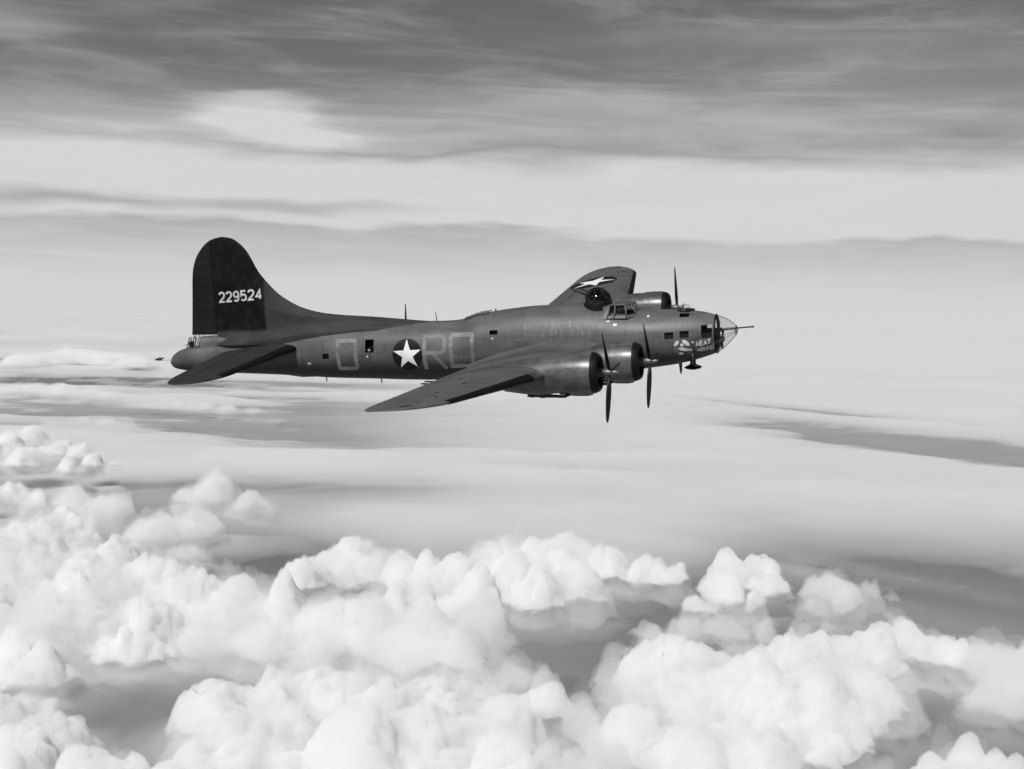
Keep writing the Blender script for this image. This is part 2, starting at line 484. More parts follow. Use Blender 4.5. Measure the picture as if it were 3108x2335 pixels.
# ================================================================== the bomber
# body axes: x forward from the nose tip, y to port, z up; metres
O = np.array([-9.0, 0.0, -1.3])
Bw = np.array([[0.9626707, 0.2523940, -0.0977874], [-0.2645655, 0.9537166, -0.1429331], [0.0571860, 0.1634686, 0.9848897]])
BO = np.array([8.109246, 55.098053, -0.421875])
plane = bpy.data.objects.new('bomber_aircraft', None)
COL.objects.link(plane)
t0 = BO + Bw @ O
plane.matrix_world = Matrix([list(Bw[i]) + [t0[i]] for i in range(3)] + [[0, 0, 0, 1]])
plane.empty_display_size = 2.0
tag(plane, 'dark four-engined propeller bomber with white stars and number 229524 flying above the clouds', 'aircraft')

# station x, top z, belly z, half width, height of the widest line
FUS = np.array([
    (-0.80, .80, -.56, .68, .12), (-1.2, .92, -.69, .81, .11), (-1.7, 1.0, -.82, .92, .09), (-2.3, 1.05, -.94, 1.0, .06),
    (-3.2, 1.08, -1.05, 1.08, .02), (-4.2, 1.14, -1.14, 1.13, 0), (-5.0, 1.29, -1.2, 1.15, 0), (-5.6, 1.36, -1.24, 1.15, 0),
    (-7.2, 1.37, -1.30, 1.15, 0), (-8.3, 1.30, -1.33, 1.15, -.02), (-9.2, 1.20, -1.34, 1.14, -.05), (-9.6, 1.15, -1.34, 1.14, -.06),
    (-9.95, 1.05, -1.34, 1.13, -.08), (-10.3, .95, -1.34, 1.13, -.1), (-11, .91, -1.33, 1.12, -.14), (-12, .92, -1.31, 1.09, -.15),
    (-13, .92, -1.27, 1.04, -.15), (-14, .91, -1.22, .98, -.14), (-15.5, .85, -1.16, .87, -.13), (-17, .74, -1.05, .74, -.13),
    (-18.5, .60, -.95, .62, -.15), (-20, .42, -.87, .50, -.2), (-21, .29, -.81, .42, -.25), (-21.8, .18, -.74, .36, -.28),
    (-22.2, .05, -.68, .29, -.32), (-22.45, -.12, -.60, .20, -.36), (-22.56, -.27, -.48, .09, -.38)])


def pchip(xs, ys, x):
    """monotone cubic through the points, xs increasing"""
    h = np.diff(xs)
    d = np.diff(ys) / h
    m = np.zeros(len(xs))
    m[0], m[-1] = d[0], d[-1]
    ok = d[:-1] * d[1:] > 0
    w1, w2 = 2 * h[1:] + h[:-1], h[1:] + 2 * h[:-1]
    with np.errstate(divide='ignore', invalid='ignore'):
        hm = (w1 + w2) / (w1 / d[:-1] + w2 / d[1:])
    m[1:-1] = np.where(ok, hm, 0)
    x = np.clip(x, xs[0], xs[-1])
    i = np.clip(np.searchsorted(xs, x) - 1, 0, len(h) - 1)
    t = (x - xs[i]) / h[i]
    t2, t3 = t * t, t * t * t
    return ((2 * t3 - 3 * t2 + 1) * ys[i] + (t3 - 2 * t2 + t) * h[i] * m[i] + (-2 * t3 + 3 * t2) * ys[i + 1] + (t3 - t2) * h[i] * m[i + 1])


_fx = FUS[::-1, 0].copy()


def fus_at(x):
    x = np.asarray(x, float)
    return [pchip(_fx, FUS[::-1, k].copy(), x) for k in (1, 2, 3, 4)]


def fus_y(x, z):
    """half width of the fuselage skin at station x, height z"""
    zt, zb, w, zm = fus_at(x)
    q = np.where(z > zm, (z - zm) / (zt - zm), (zm - z) / (zm - zb))
    return w * np.sqrt(np.clip(1 - q * q, 0, 1))



# ------------------------------------------------------------------ paints
def paint(name, v, v2=None, rough=0.55, nscale=1.6, spec=0.4, fine=0.12, metal=0.0, extra=None, panels=None):
    """worn matt paint: two tones mixed by soft noise, streaked fore and aft"""
    m = bpy.data.materials.new(name)
    m.use_nodes = True
    n = NB(m.node_tree)
    b = m.node_tree.nodes['Principled BSDF']
    tcn = n.new('ShaderNodeTexCoord')
    v2 = v * 0.72 if v2 is None else v2
    mp = n.new('ShaderNodeMapping')
    mp.inputs['Scale'].default_value = (0.45, 1.0, 1.0)
    n.put(mp.inputs['Vector'], tcn.outputs['Object'])
    a = n.noise(mp.outputs[0], nscale, 6.0, 0.62)
    f = n.noise(tcn.outputs['Object'], 14.0, 3.0, 0.6)
    k = n.m('ADD', n.smooth(a, 0.3, 0.72), n.m('MULTIPLY', n.m('SUBTRACT', f, 0.5), fine * 6), clamp=True)
    col = n.mixc(k, (v2, v2, v2 * 1.02, 1), (v, v, v * 1.02, 1))
    if panels:
        sp = n.new('ShaderNodeSeparateXYZ')
        n.put(sp.inputs[0], tcn.outputs['Object'])
        cx, cy_, cz_ = [n.m('FLOOR', n.m('DIVIDE', sp.outputs[i], panels[i])) for i in range(3)]
        wnz = n.new('ShaderNodeTexWhiteNoise')
        n.put(wnz.inputs['Vector'], n.xyz(cx, cy_, cz_))
        col = n.mixc(n.m('MULTIPLY', wnz.outputs['Value'], 0.42), col, (v * 0.45, v * 0.45, v * 0.46, 1))
        lines = None
        for i in range(3):
            if panels[i] > 50:
                continue
            fr_ = n.m('FRACT', n.m('DIVIDE', sp.outputs[i], panels[i]))
            l_ = n.m('LESS_THAN', fr_, 0.018 / panels[i])
            lines = l_ if lines is None else n.m('MAXIMUM', lines, l_)
        col = n.mixc(n.m('MULTIPLY', lines, 0.4), col, (v * 0.2, v * 0.2, v * 0.2, 1))
    if extra:
        col = extra(n, tcn, col)
    n.put(b.inputs['Base Color'], col)
    n.put(b.inputs['Roughness'], n.m('ADD', rough - 0.08, n.m('MULTIPLY', a, 0.2)))
    b.inputs['Specular IOR Level'].default_value = spec
    b.inputs['Metallic'].default_value = metal
    bp = n.new('ShaderNodeBump')
    bp.inputs['Strength'].default_value = 0.25
    bp.inputs['Distance'].default_value = 0.02
    n.put(bp.inputs['Height'], n.noise(mp.outputs[0], 2.6, 3.0, 0.5))
    n.put(b.inputs['Normal'], bp.outputs[0])
    return m


def body_xyz(n, tcn):
    """station, side and height in body axes"""
    s = n.new('ShaderNodeSeparateXYZ')
    n.put(s.inputs[0], tcn.outputs['Object'])
    return [n.m('ADD', s.outputs[i], float(O[i])) for i in range(3)]


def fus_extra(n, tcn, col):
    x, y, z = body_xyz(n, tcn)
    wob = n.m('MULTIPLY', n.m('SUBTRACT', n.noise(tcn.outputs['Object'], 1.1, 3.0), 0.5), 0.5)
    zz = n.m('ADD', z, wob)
    # grey underside paint, darkened to carry the lower hull's shade, soft edge
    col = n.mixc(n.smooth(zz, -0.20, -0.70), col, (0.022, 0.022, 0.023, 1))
    # rubbed light paint around the bomb bay, under the roof line
    ms = n.new('ShaderNodeMapping')
    ms.inputs['Scale'].default_value = (3.2, 1.0, 0.9)
    n.put(ms.inputs['Vector'], tcn.outputs['Object'])
    scuff = n.smooth(n.noise(ms.outputs[0], 2.4, 5.0, 0.7), 0.50, 0.75)
    gx = n.m('DIVIDE', n.m('SUBTRACT', x, -6.2), 1.5)
    gz = n.m('DIVIDE', n.m('SUBTRACT', z, 0.60), 0.34)
    gm = n.m('EXPONENT', n.m('MULTIPLY', n.m('ADD', n.m('MULTIPLY', gx, gx), n.m('MULTIPLY', gz, gz)), -1.0))
    col = n.mixc(n.m('MULTIPLY', n.m('MULTIPLY', scuff, gm), 0.9), col, (0.22, 0.22, 0.225, 1))
    # rain and oil runs down the sides, chips near the crew hatches
    mr = n.new('ShaderNodeMapping')
    mr.inputs['Scale'].default_value = (5.0, 1.0, 0.35)
    n.put(mr.inputs['Vector'], tcn.outputs['Object'])
    runs = n.smooth(n.noise(mr.outputs[0], 1.6, 4.0, 0.65), 0.52, 0.8)
    col = n.mixc(n.m('MULTIPLY', runs, 0.45), col, (0.03, 0.03, 0.031, 1))
    chips = n.smooth(n.noise(tcn.outputs['Object'], 9.0, 4.0, 0.7), 0.66, 0.72)
    col = n.mixc(n.m('MULTIPLY', chips, 0.35), col, (0.2, 0.2, 0.2, 1))
    return col


def fin_extra(n, tcn, col):
    x, y, z = body_xyz(n, tcn)
    wob = n.m('MULTIPLY', n.m('SUBTRACT', n.noise(tcn.outputs['Object'], 2.3, 4.0), 0.5), 0.22)
    # fresh dark paint over the rear of the fin
    return n.mixc(n.m('MULTIPLY', n.smooth(n.m('ADD', x, wob), -18.16, -18.26), n.smooth(z, 0.72, 0.9)), col,
                  n.mixc(n.smooth(n.noise(tcn.outputs['Object'], 3.2, 6.0, 0.7), 0.42, 0.75), (0.0035, 0.0035, 0.0037, 1), (0.013, 0.013, 0.0135, 1)))


def wing_extra(n, tcn, col):
    x, y, z = body_xyz(n, tcn)
    st = n.new('ShaderNodeMapping')
    st.inputs['Scale'].default_value = (0.25, 2.2, 0.5)
    n.put(st.inputs['Vector'], tcn.outputs['Object'])
    k = n.smooth(n.noise(st.outputs[0], 1.0, 4.0, 0.6), 0.5, 0.8)
    col = n.mixc(n.m('MULTIPLY', k, 0.35), col, (0.035, 0.035, 0.036, 1))
    # exhaust soot trailing behind the engines
    ay = n.m('ABSOLUTE', y)
    soot = None
    for yc, wd_ in ((3.2, 0.42), (6.94, 0.36)):
        q = n.m('DIVIDE', n.m('SUBTRACT', n.m('ADD', ay, n.m('MULTIPLY', n.m('SUBTRACT', k, 0.5), 0.25)), yc), wd_)
        g_ = n.m('EXPONENT', n.m('MULTIPLY', n.m('MULTIPLY', q, q), -1.0))
        soot = g_ if soot is None else n.m('MAXIMUM', soot, g_)
    soot = n.m('MULTIPLY', soot, n.smooth(x, -5.0, -6.6))
    return n.mixc(n.m('MULTIPLY', soot, 0.6), col, (0.02, 0.02, 0.02, 1))


def cowl_extra(n, tcn, col):
    x, y, z = body_xyz(n, tcn)
    k = n.smooth(n.noise(tcn.outputs['Object'], 2.2, 5.0, 0.65), 0.45, 0.72)
    return n.mixc(n.m('MULTIPLY', k, 0.7), col, (0.028, 0.028, 0.029, 1))


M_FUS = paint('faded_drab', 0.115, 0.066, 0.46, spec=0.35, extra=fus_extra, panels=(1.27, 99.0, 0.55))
M_FIN = paint('fin_drab', 0.048, 0.03, 0.65, spec=0.12, extra=fin_extra, panels=(1.1, 99.0, 0.8))
M_RUD = paint('rudder_fabric', 0.013, 0.008, 0.7, spec=0.12)
M_WING = paint('wing_drab', 0.112, 0.072, 0.46, spec=0.35, extra=wing_extra, panels=(0.95, 1.6, 99.0))
M_STAB = paint('stabilizer_drab', 0.03, 0.02, 0.6, spec=0.2)
M_COWL = paint('cowl_drab', 0.115, 0.05, 0.34, spec=0.6, extra=cowl_extra)
M_LIP = paint('cowl_black', 0.006, 0.004, 0.5, spec=0.2)
M_BOOT = paint('rubber_boot', 0.005, 0.0035, 0.6, spec=0.15)
M_DARK = paint('dark_interior', 0.012, 0.008, 0.8)
M_GUN = paint('gun_metal', 0.03, 0.02, 0.35, spec=0.5, metal=0.3)
M_BLADE = paint('propeller_black', 0.009, 0.006, 0.45, spec=0.25)
M_STEEL = paint('bare_steel', 0.16, 0.08, 0.4, metal=0.6)
M_FRAME = paint('window_frame_paint', 0.1, 0.07, 0.5)
M_WHITE = paint('insignia_white', 0.78, 0.62, 0.5, nscale=3)
M_SERIAL = paint('serial_pale', 0.55, 0.42, 0.5, nscale=5)
M_CODE = paint('code_grey', 0.22, 0.10, 0.55, nscale=2.4, fine=0.2)
M_BLUE = paint('insignia_dark_blue', 0.007, 0.005, 0.5, spec=0.2)
M_RIB = paint('rudder_rib_tape', 0.022, 0.014, 0.7, spec=0.12)
M_ART = paint('nose_art_pale', 0.7, 0.5, 0.5, nscale=4)
M_ART2 = paint('nose_art_grey', 0.13, 0.09, 0.5, nscale=4)
M_SKIN = paint('skin', 0.35, 0.28, 0.6)
M_CLOTH = paint('flight_clothes', 0.22, 0.15, 0.9)
M_HELM = paint('flight_helmet', 0.05, 0.035, 0.7)
M_CLOUDW = paint('flame_damper_pale', 0.6, 0.5, 0.5)


def glass_mat(name, tint, gloss, rough=0.06):
    m = bpy.data.materials.new(name)
    m.use_nodes = True
    t = m.node_tree
    t.nodes.clear()
    n = NB(t)
    o = n.new('ShaderNodeOutputMaterial')
    tr = n.new('ShaderNodeBsdfTransparent')
    tr.inputs[0].default_value = (tint, tint, tint, 1)
    gl = n.new('ShaderNodeBsdfGlossy')
    gl.inputs['Roughness'].default_value = rough
    gl.inputs['Color'].default_value = (0.9, 0.9, 0.9, 1)
    lw = n.new('ShaderNodeLayerWeight')
    lw.inputs['Blend'].default_value = 0.5
    fac = n.m('ADD', 0.035, n.m('MULTIPLY', n.m('POWER', lw.outputs['Facing'], 4.0), 0.6))
    mx = n.new('ShaderNodeMixShader')
    n.put(mx.inputs[0], n.m('MULTIPLY', fac, gloss, clamp=True))
    t.links.new(tr.outputs[0], mx.inputs[1])
    t.links.new(gl.outputs[0], mx.inputs[2])
    t.links.new(mx.outputs[0], o.inputs[0])
    return m


M_GLASS = glass_mat('window_glass', 0.78, 1.0)
M_DOME = glass_mat('turret_glass', 0.35, 1.3)
M_NOSE = glass_mat('nose_plexiglass', 0.9, 1.0)


# ------------------------------------------------------------------ mesh helpers (body coordinates)
def bob(name, verts, faces, mat, parent=None, smooth=True, sharp=None):
    v = np.asarray(verts, float).reshape(-1, 3) - O
    ob = mesh_ob(name, v.tolist(), faces, mat, parent if parent is not None else plane, smooth)
    if sharp is not None:
        ob.data.set_sharp_from_angle(angle=rad(sharp))
    return ob


def loft(rings, cap0=True, cap1=True, closed=True):
    """rings: list of (m,3) arrays -> verts, faces"""
    V = np.concatenate(rings)
    m, n = len(rings[0]), len(rings)
    F = []
    for i in range(n - 1):
        for j in range(m if closed else m - 1):
            a, b = i * m + j, i * m + (j + 1) % m
            F.append((a, b, b + m, a + m))
    if closed and cap0:
        F.append(tuple(reversed(range(m))))
    if closed and cap1:
        F.append(tuple(range((n - 1) * m, n * m)))
    return V, F


def fix_normals(V, F):
    bm = bmesh.new()
    vs = [bm.verts.new(v) for v in V]
    for f in F:
        try:
            bm.faces.new([vs[i] for i in f])
        except ValueError:
            pass
    bmesh.ops.recalc_face_normals(bm, faces=bm.faces)
    bm.verts.index_update()
    V2 = [tuple(v.co) for v in bm.verts]
    F2 = [tuple(v.index for v in f.verts) for f in bm.faces]
    bm.free()
    return V2, F2


def tube(p0, p1, r0, r1=None, n=12, cap=True):
    p0, p1 = np.array(p0, float), np.array(p1, float)
    r1 = r0 if r1 is None else r1
    d = p1 - p0
    d /= np.linalg.norm(d)
    a = np.cross(d, [0, 0, 1.0] if abs(d[2]) < 0.9 else [0, 1.0, 0])
    a /= np.linalg.norm(a)
    b = np.cross(d, a)
    t = np.linspace(0, 2 * math.pi, n, endpoint=False)
    ring = np.cos(t)[:, None] * a + np.sin(t)[:, None] * b
    return loft([p0 + ring * r0, p1 + ring * r1], cap, cap)


def join(*parts):
    V, F, k = [], [], 0
    for v, f in parts:
        V.append(np.asarray(v, float))
        F += [tuple(i + k for i in q) for q in f]
        k += len(v)
    return np.concatenate(V), F


def path_tube(pts, r, n=10):
    pts = np.array(pts, float)
    rings = []
    t = np.linspace(0, 2 * math.pi, n, endpoint=False)
    rr = np.broadcast_to(np.asarray(r, float), (len(pts),))
    for i, p in enumerate(pts):
        d = pts[min(i + 1, len(pts) - 1)] - pts[max(i - 1, 0)]
        d /= np.linalg.norm(d)
        a = np.cross(d, [0, 0, 1.0] if abs(d[2]) < 0.9 else [0, 1.0, 0])
        a /= np.linalg.norm(a)
        b = np.cross(d, a)
        rings.append(p + (np.cos(t)[:, None] * a + np.sin(t)[:, None] * b) * rr[i])
    return loft(rings)


def revolve_x(prof, cy, cz, n=40, squash=1.0):
    """prof: (x, r) pairs -> surface of revolution about a fore-and-aft axis"""
    t = np.linspace(0, 2 * math.pi, n, endpoint=False)
    return [np.stack([np.full(n, x), cy + r * np.cos(t), cz + squash * r * np.sin(t)], 1) for x, r in prof]


def box(x0, x1, y0, y1, z0, z1):
    V = [(x, y, z) for x in (x0, x1) for y in (y0, y1) for z in (z0, z1)]
    F = [(0, 1, 3, 2), (4, 6, 7, 5), (0, 4, 5, 1), (2, 3, 7, 6), (0, 2, 6, 4), (1, 5, 7, 3)]
    return np.array(V, float), F


# ------------------------------------------------------------------ fuselage
xs = np.unique(np.concatenate([np.linspace(-0.80, -4.4, 26), np.linspace(-4.4, -9.0, 24), np.linspace(-9.0, -11.2, 22),
                               np.linspace(-11.2, -21.0, 44), np.linspace(-21.0, -22.56, 16)]))[::-1]
th = np.linspace(0, 2 * math.pi, 56, endpoint=False)


def fus_ring(x, k=1.0):
    zt, zb, w_, zm = [float(v) for v in fus_at(np.array([x]))] if False else [float(v[0]) for v in fus_at(np.array([x]))]
    s = np.sin(th)
    return np.stack([np.full(len(th), x), w_ * np.cos(th) * k, zm + np.where(s > 0, (zt - zm) * s, (zm - zb) * s) * k], 1)


FV, FF = loft([fus_ring(x) for x in xs])
FV, FF = fix_normals(FV, FF)
bvh_fus = BVHTree.FromPolygons([Vector(v) for v in FV], FF)

# openings cut through the skin: (x0, x1, z0, z1) seen from the starboard side
OPEN = {
    'waist': (-13.98, -13.57, -0.08, 0.45),
    'radio': (-9.04, -8.68, 0.47, 0.67),
    'entry_door': (-15.77, -15.45, -0.30, -0.04),
    'navigator_rear': (-2.57, -2.20, 0.115, 0.395),
    'navigator_front': (-2.03, -1.66, 0.13, 0.42),
    'cheek': (-1.28, -0.86, 0.09, 0.57),
}
cutters = []
for k, (x0, x1, z0, z1) in OPEN.items():
    deep = {'waist': 0.30, 'radio': 0.6, 'entry_door': 0.55}.get(k, 0.2)
    for s in (-1, 1):
        if s > 0 and k == 'entry_door':
            continue
        y0, y1 = (-1.4, -deep) if s < 0 else (deep, 1.4)
        cutters.append(box(x0, x1, y0, y1, z0, z1))
# small upper nose window, and the hollow of the nose compartment
cutters.append(box(-2.04, -1.70, -0.75, -0.30, 0.84, 0.95))
hollow = [fus_ring(x, k) for x, k in ((-0.5, 0.94), (-0.82, 0.94), (-1.3, 0.93), (-2.0, 0.92), (-2.7, 0.90))]
hollow[0][:, 0] = -0.6
cutters.append(loft(hollow))
cockpit_cut = box(-4.62, -3.68, -0.50, 0.50, 0.78, 1.5)
cutters.append(cockpit_cut)
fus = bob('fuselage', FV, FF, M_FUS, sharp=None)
fus.data.materials.append(M_DARK)
for cv, cf in cutters:
    cv, cf = fix_normals(cv, cf)
    me = bpy.data.meshes.new('cut')
    me.from_pydata((np.array(cv) - O).tolist(), [], cf)
    me.materials.append(M_FUS)
    me.materials.append(M_DARK)
    me.polygons.foreach_set('material_index', [1] * len(me.polygons))
    co = bpy.data.objects.new('cut', me)
    COL.objects.link(co)
    md = fus.modifiers.new('cut', 'BOOLEAN')
    md.operation = 'DIFFERENCE'
    md.solver = 'EXACT'
    md.object = co
    co.matrix_world = Matrix.Identity(4)
    fus.parent = None
    dg = bpy.context.evaluated_depsgraph_get()
    nm = bpy.data.meshes.new_from_object(fus.evaluated_get(dg))
    fus.modifiers.clear()
    old = fus.data
    fus.data = nm
    bpy.data.meshes.remove(old)
    bpy.data.objects.remove(co)
fus.parent = plane
fus.data.name = 'fuselage'
fus.data.polygons.foreach_set('use_smooth', [True] * len(fus.data.polygons))
fus.data.set_sharp_from_angle(angle=rad(32))


def skin(x, z, off, side=-1, tree=None):
    """point on the skin seen from one side, moved off it by off"""
    tree = tree or bvh_fus
    hit = tree.ray_cast(Vector((x, side * 6.0, z)), Vector((0, -side, 0)))
    if hit[0] is None:
        return None
    nrm = hit[1]
    if nrm.y * side < 0:
        nrm = -nrm
    return np.array(hit[0] + nrm * off)


def patch(name, pts2, faces, off, mat, parent, side=-1, tree=None, thick=0.0):
    V = []
    for (x, z) in pts2:
        p = skin(x, z, off, side, tree)
        V.append(p if p is not None else np.array([x, side * 0.05, z]))
    return bob(name, V, faces, mat, parent)


def grid_quad(c, nu, nv):
    """c: four corners (x,z), bilinear grid"""
    c = np.array(c, float)
    P, F = [], []
    for j in range(nv + 1):
        for i in range(nu + 1):
            u, v = i / nu, j / nv
            P.append((c[0] * (1 - u) + c[1] * u) * (1 - v) + (c[3] * (1 - u) + c[2] * u) * v)
    for j in range(nv):
        for i in range(nu):
            a = j * (nu + 1) + i
            F.append((a, a + 1, a + nu + 2, a + nu + 1))
    return P, F


def stroke(paths, t, step=0.07):
    """polylines -> ribbon of width t with mitred corners"""
    P, F = [], []
    for path in paths:
        p = np.array(path, float)
        closed = np.allclose(p[0], p[-1])
        n = len(p)
        q = []
        for i in range(n):
            if closed and i in (0, n - 1):
                d0, d1 = p[0] - p[n - 2], p[1] - p[0]
            else:
                d0, d1 = p[i] - p[max(i - 1, 0)], p[min(i + 1, n - 1)] - p[i]
            d0 = d1 if np.allclose(d0, 0) else d0
            d1 = d0 if np.allclose(d1, 0) else d1
            d0, d1 = d0 / np.linalg.norm(d0), d1 / np.linalg.norm(d1)
            m_ = np.array([-(d0 + d1)[1], (d0 + d1)[0]])
            m_ /= max(np.linalg.norm(m_), 1e-6)
            c_ = max(m_ @ np.array([-d0[1], d0[0]]), 0.5)
            q.append(m_ / c_ * t / 2)
        q = np.array(q)
        for i in range(n - 1):
            k = max(1, int(np.ceil(np.linalg.norm(p[i + 1] - p[i]) / step)))
            b = len(P)
            for s in range(k + 1):
                u = s / k
                c_, o_ = p[i] * (1 - u) + p[i + 1] * u, q[i] * (1 - u) + q[i + 1] * u
                P += [c_ - o_, c_, c_ + o_]
            for s in range(k):
                a = b + 3 * s
                F += [(a, a + 3, a + 4, a + 1), (a + 1, a + 4, a + 5, a + 2)]
    return P, F


def disc2(cx, cz, r, nr=6, na=40, rz=None, rot=0.0):
    rz = rz or r
    P, F = [np.array([cx, cz])], []
    cr_, sr_ = math.cos(rot), math.sin(rot)
    for i in range(1, nr + 1):
        for j in range(na):
            a = 2 * math.pi * j / na
            ex, ez = r * i / nr * math.cos(a), rz * i / nr * math.sin(a)
            P.append(np.array([cx + ex * cr_ - ez * sr_, cz + ex * sr_ + ez * cr_]))
    for j in range(na):
        F.append((0, 1 + j, 1 + (j + 1) % na))
    for i in range(nr - 1):
        for j in range(na):
            a, b = 1 + i * na + j, 1 + i * na + (j + 1) % na
            F.append((a, a + na, b + na, b))
    return P, F


def star2(cx, cz, r, rot=0.0, sub=5, inner=0.382):
    pts = []
    for k in range(10):
        a = math.pi / 2 + k * math.pi / 5 + rot
        q = r if k % 2 == 0 else r * inner
        pts.append(np.array([cx + q * math.cos(a), cz + q * math.sin(a)]))
    c = np.array([cx, cz])
    P, F = [], []
    for k in range(10):
        a, b = pts[k], pts[(k + 1) % 10]
        base = len(P)
        idx = {}
        for i in range(sub + 1):
            for j in range(sub + 1 - i):
                idx[i, j] = base + len(idx)
                P.append(c + (a - c) * i / sub + (b - c) * j / sub)
        for i in range(sub):
            for j in range(sub - i):
                F.append((idx[i, j], idx[i + 1, j], idx[i, j + 1]))
                if i + j < sub - 1:
                    F.append((idx[i + 1, j], idx[i + 1, j + 1], idx[i, j + 1]))
    return P, F


# glazing and surrounds of the cut openings
for k, (x0, x1, z0, z1) in OPEN.items():
    for s in (-1, 1):
        if k == 'waist' or (s > 0 and k == 'entry_door'):
            continue
        c = [(x0, z0), (x1, z0), (x1, z1), (x0, z1)]
        P, F = grid_quad(c, 3, 3)
        win = patch('window', P, F, -0.02, M_GLASS, plane, s)
        P, F = stroke([c + [c[0]]], 0.045, 0.1)
        patch('window_frame', P, F, 0.006, M_FRAME, win, s)
P, F = grid_quad([(-2.04, .84), (-1.70, .84), (-1.70, .95), (-2.04, .95)], 3, 2)
patch('window', P, F, -0.01, M_GLASS, plane)
# waist hatch: open frame and sliding panel pushed forward
x0, x1, z0, z1 = OPEN['waist']
P, F = stroke([[(x0, z0), (x1, z0), (x1, z1), (x0, z1), (x0, z0)]], 0.05, 0.1)
patch('waist_hatch_frame', P, F, 0.008, M_FRAME, plane)
P, F = grid_quad([(x1 + .06, z0 + .02), (x1 + .42, z0 + .02), (x1 + .42, z1 - .02), (x1 + .06, z1 - .02)], 5, 5)
patch('waist_hatch_door', P, F, 0.022, M_FRAME, plane)
P, F = stroke([[(x0 - .12, z0 - .06), (x0 - .12, z1 + .04)]], 0.09, 0.08)
patch('wind_deflector', P, F, 0.03, M_FRAME, plane)

# ------------------------------------------------------------------ markings on the fuselage
def letter_D(x0, x1, z0, z1, t, slant=0.0, ch=0.14):
    return stroke([[(x0 + t / 2, z0 + t / 2), (x0 + t / 2 - slant, (z0 + z1) / 2), (x0 + t / 2, z1 - t / 2), (x1 - ch, z1 - t / 2), (x1 - t / 2, z1 - ch),
                    (x1 - t / 2 + slant, (z0 + z1) / 2), (x1 - t / 2, z0 + ch), (x1 - ch, z0 + t / 2), (x0 + t / 2, z0 + t / 2)]], t)


P, F = letter_D(-15.17, -14.28, -0.74, 0.47, 0.15)
patch('code_letter', P, F, 0.004, M_CODE, plane)
P, F = letter_D(-10.60, -9.62, -0.72, 0.59, 0.15, ch=0.09)
patch('code_letter', P, F, 0.004, M_CODE, plane)
P, F = stroke([[(-11.57, -0.74), (-11.57, 0.49), (-10.90, 0.49), (-10.77, 0.37), (-10.77, 0.02), (-10.90, -0.10), (-11.53, -0.10)],
               [(-11.22, -0.12), (-10.76, -0.74)]], 0.15)
patch('code_letter', P, F, 0.004, M_CODE, plane)


def letter_flip(P):
    return P


sx_, sz_, sr_ = -12.25, -0.17, 0.60
P, F = disc2(sx_, sz_, sr_, 7, 48)
ins = patch('star_insignia', P, F, 0.004, M_BLUE, plane)
P, F = star2(sx_, sz_, sr_ * 0.965, 0.03)
patch('star', P, F, 0.008, M_WHITE, ins)

# nose lettering and the pale painted shapes behind it
GL = {
    'M': [[(-.12, 0), (0, 1), (.5, .12), (1, 1), (1.12, 0)]], 'E': [[(1, 1), (0, 1), (0, 0), (1, 0)], [(0, .52), (.8, .52)]],
    'A': [[(0, 0), (.5, 1), (1, 0)], [(.2, .36), (.8, .36)]], 'T': [[(0, 1), (1, 1)], [(.5, 1), (.5, 0)]],
    'H': [[(0, 0), (0, 1)], [(1, 0), (1, 1)], [(0, .5), (1, .5)]], 'O': [[(.5, 0), (0, .3), (0, .7), (.5, 1), (1, .7), (1, .3), (.5, 0)]],
    'U': [[(0, 1), (0, .25), (.5, 0), (1, .25), (1, 1)]], 'N': [[(0, 0), (0, 1), (1, 0), (1, 1)]], 'D': [[(0, 0), (0, 1), (.6, 1), (1, .6), (1, .3), (.6, 0), (0, 0)]],
    '2': [[(0, .78), (.12, .95), (.38, 1), (.7, 1), (.95, .88), (1, .68), (.85, .48), (.1, .1), (0, 0), (1, 0)]],
    '9': [[(.05, .08), (.3, 0), (.65, 0), (.92, .18), (1, .5), (1, .75), (.85, .95), (.55, 1), (.25, .97), (.03, .8), (.03, .62), (.2, .45), (.5, .4), (.8, .45), (.97, .6)]],
    '5': [[(.95, 1), (.1, 1), (.06, .52), (.3, .62), (.65, .62), (.92, .5), (1, .3), (.88, .08), (.6, 0), (.3, 0), (.02, .1)]],
    '4': [[(.72, 0), (.72, 1), (0, .28), (1, .28)]],
}


def word(s, x0, z0, x1, z1, hgt, t, gap=0.28, slant=0.0, mat=None, name='letter', tree=None, off=0.004, parent=None, y_side=-1):
    """letters along the base line (x0,z0)-(x1,z1), each its own mesh"""
    n = len(s)
    L_ = np.array([x1 - x0, z1 - z0])
    adv = L_ / (n + (n - 1) * gap)
    for i, ch in enumerate(s):
        b = np.array([x0, z0]) + adv * i * (1 + gap)
        paths = [[b + adv * u + np.array([slant * v * hgt, v * hgt]) for u, v in pth] for pth in GL[ch]]
        P, F = stroke(paths, t, 0.05)
        patch(name, P, F, off, mat, parent or plane, y_side, tree)


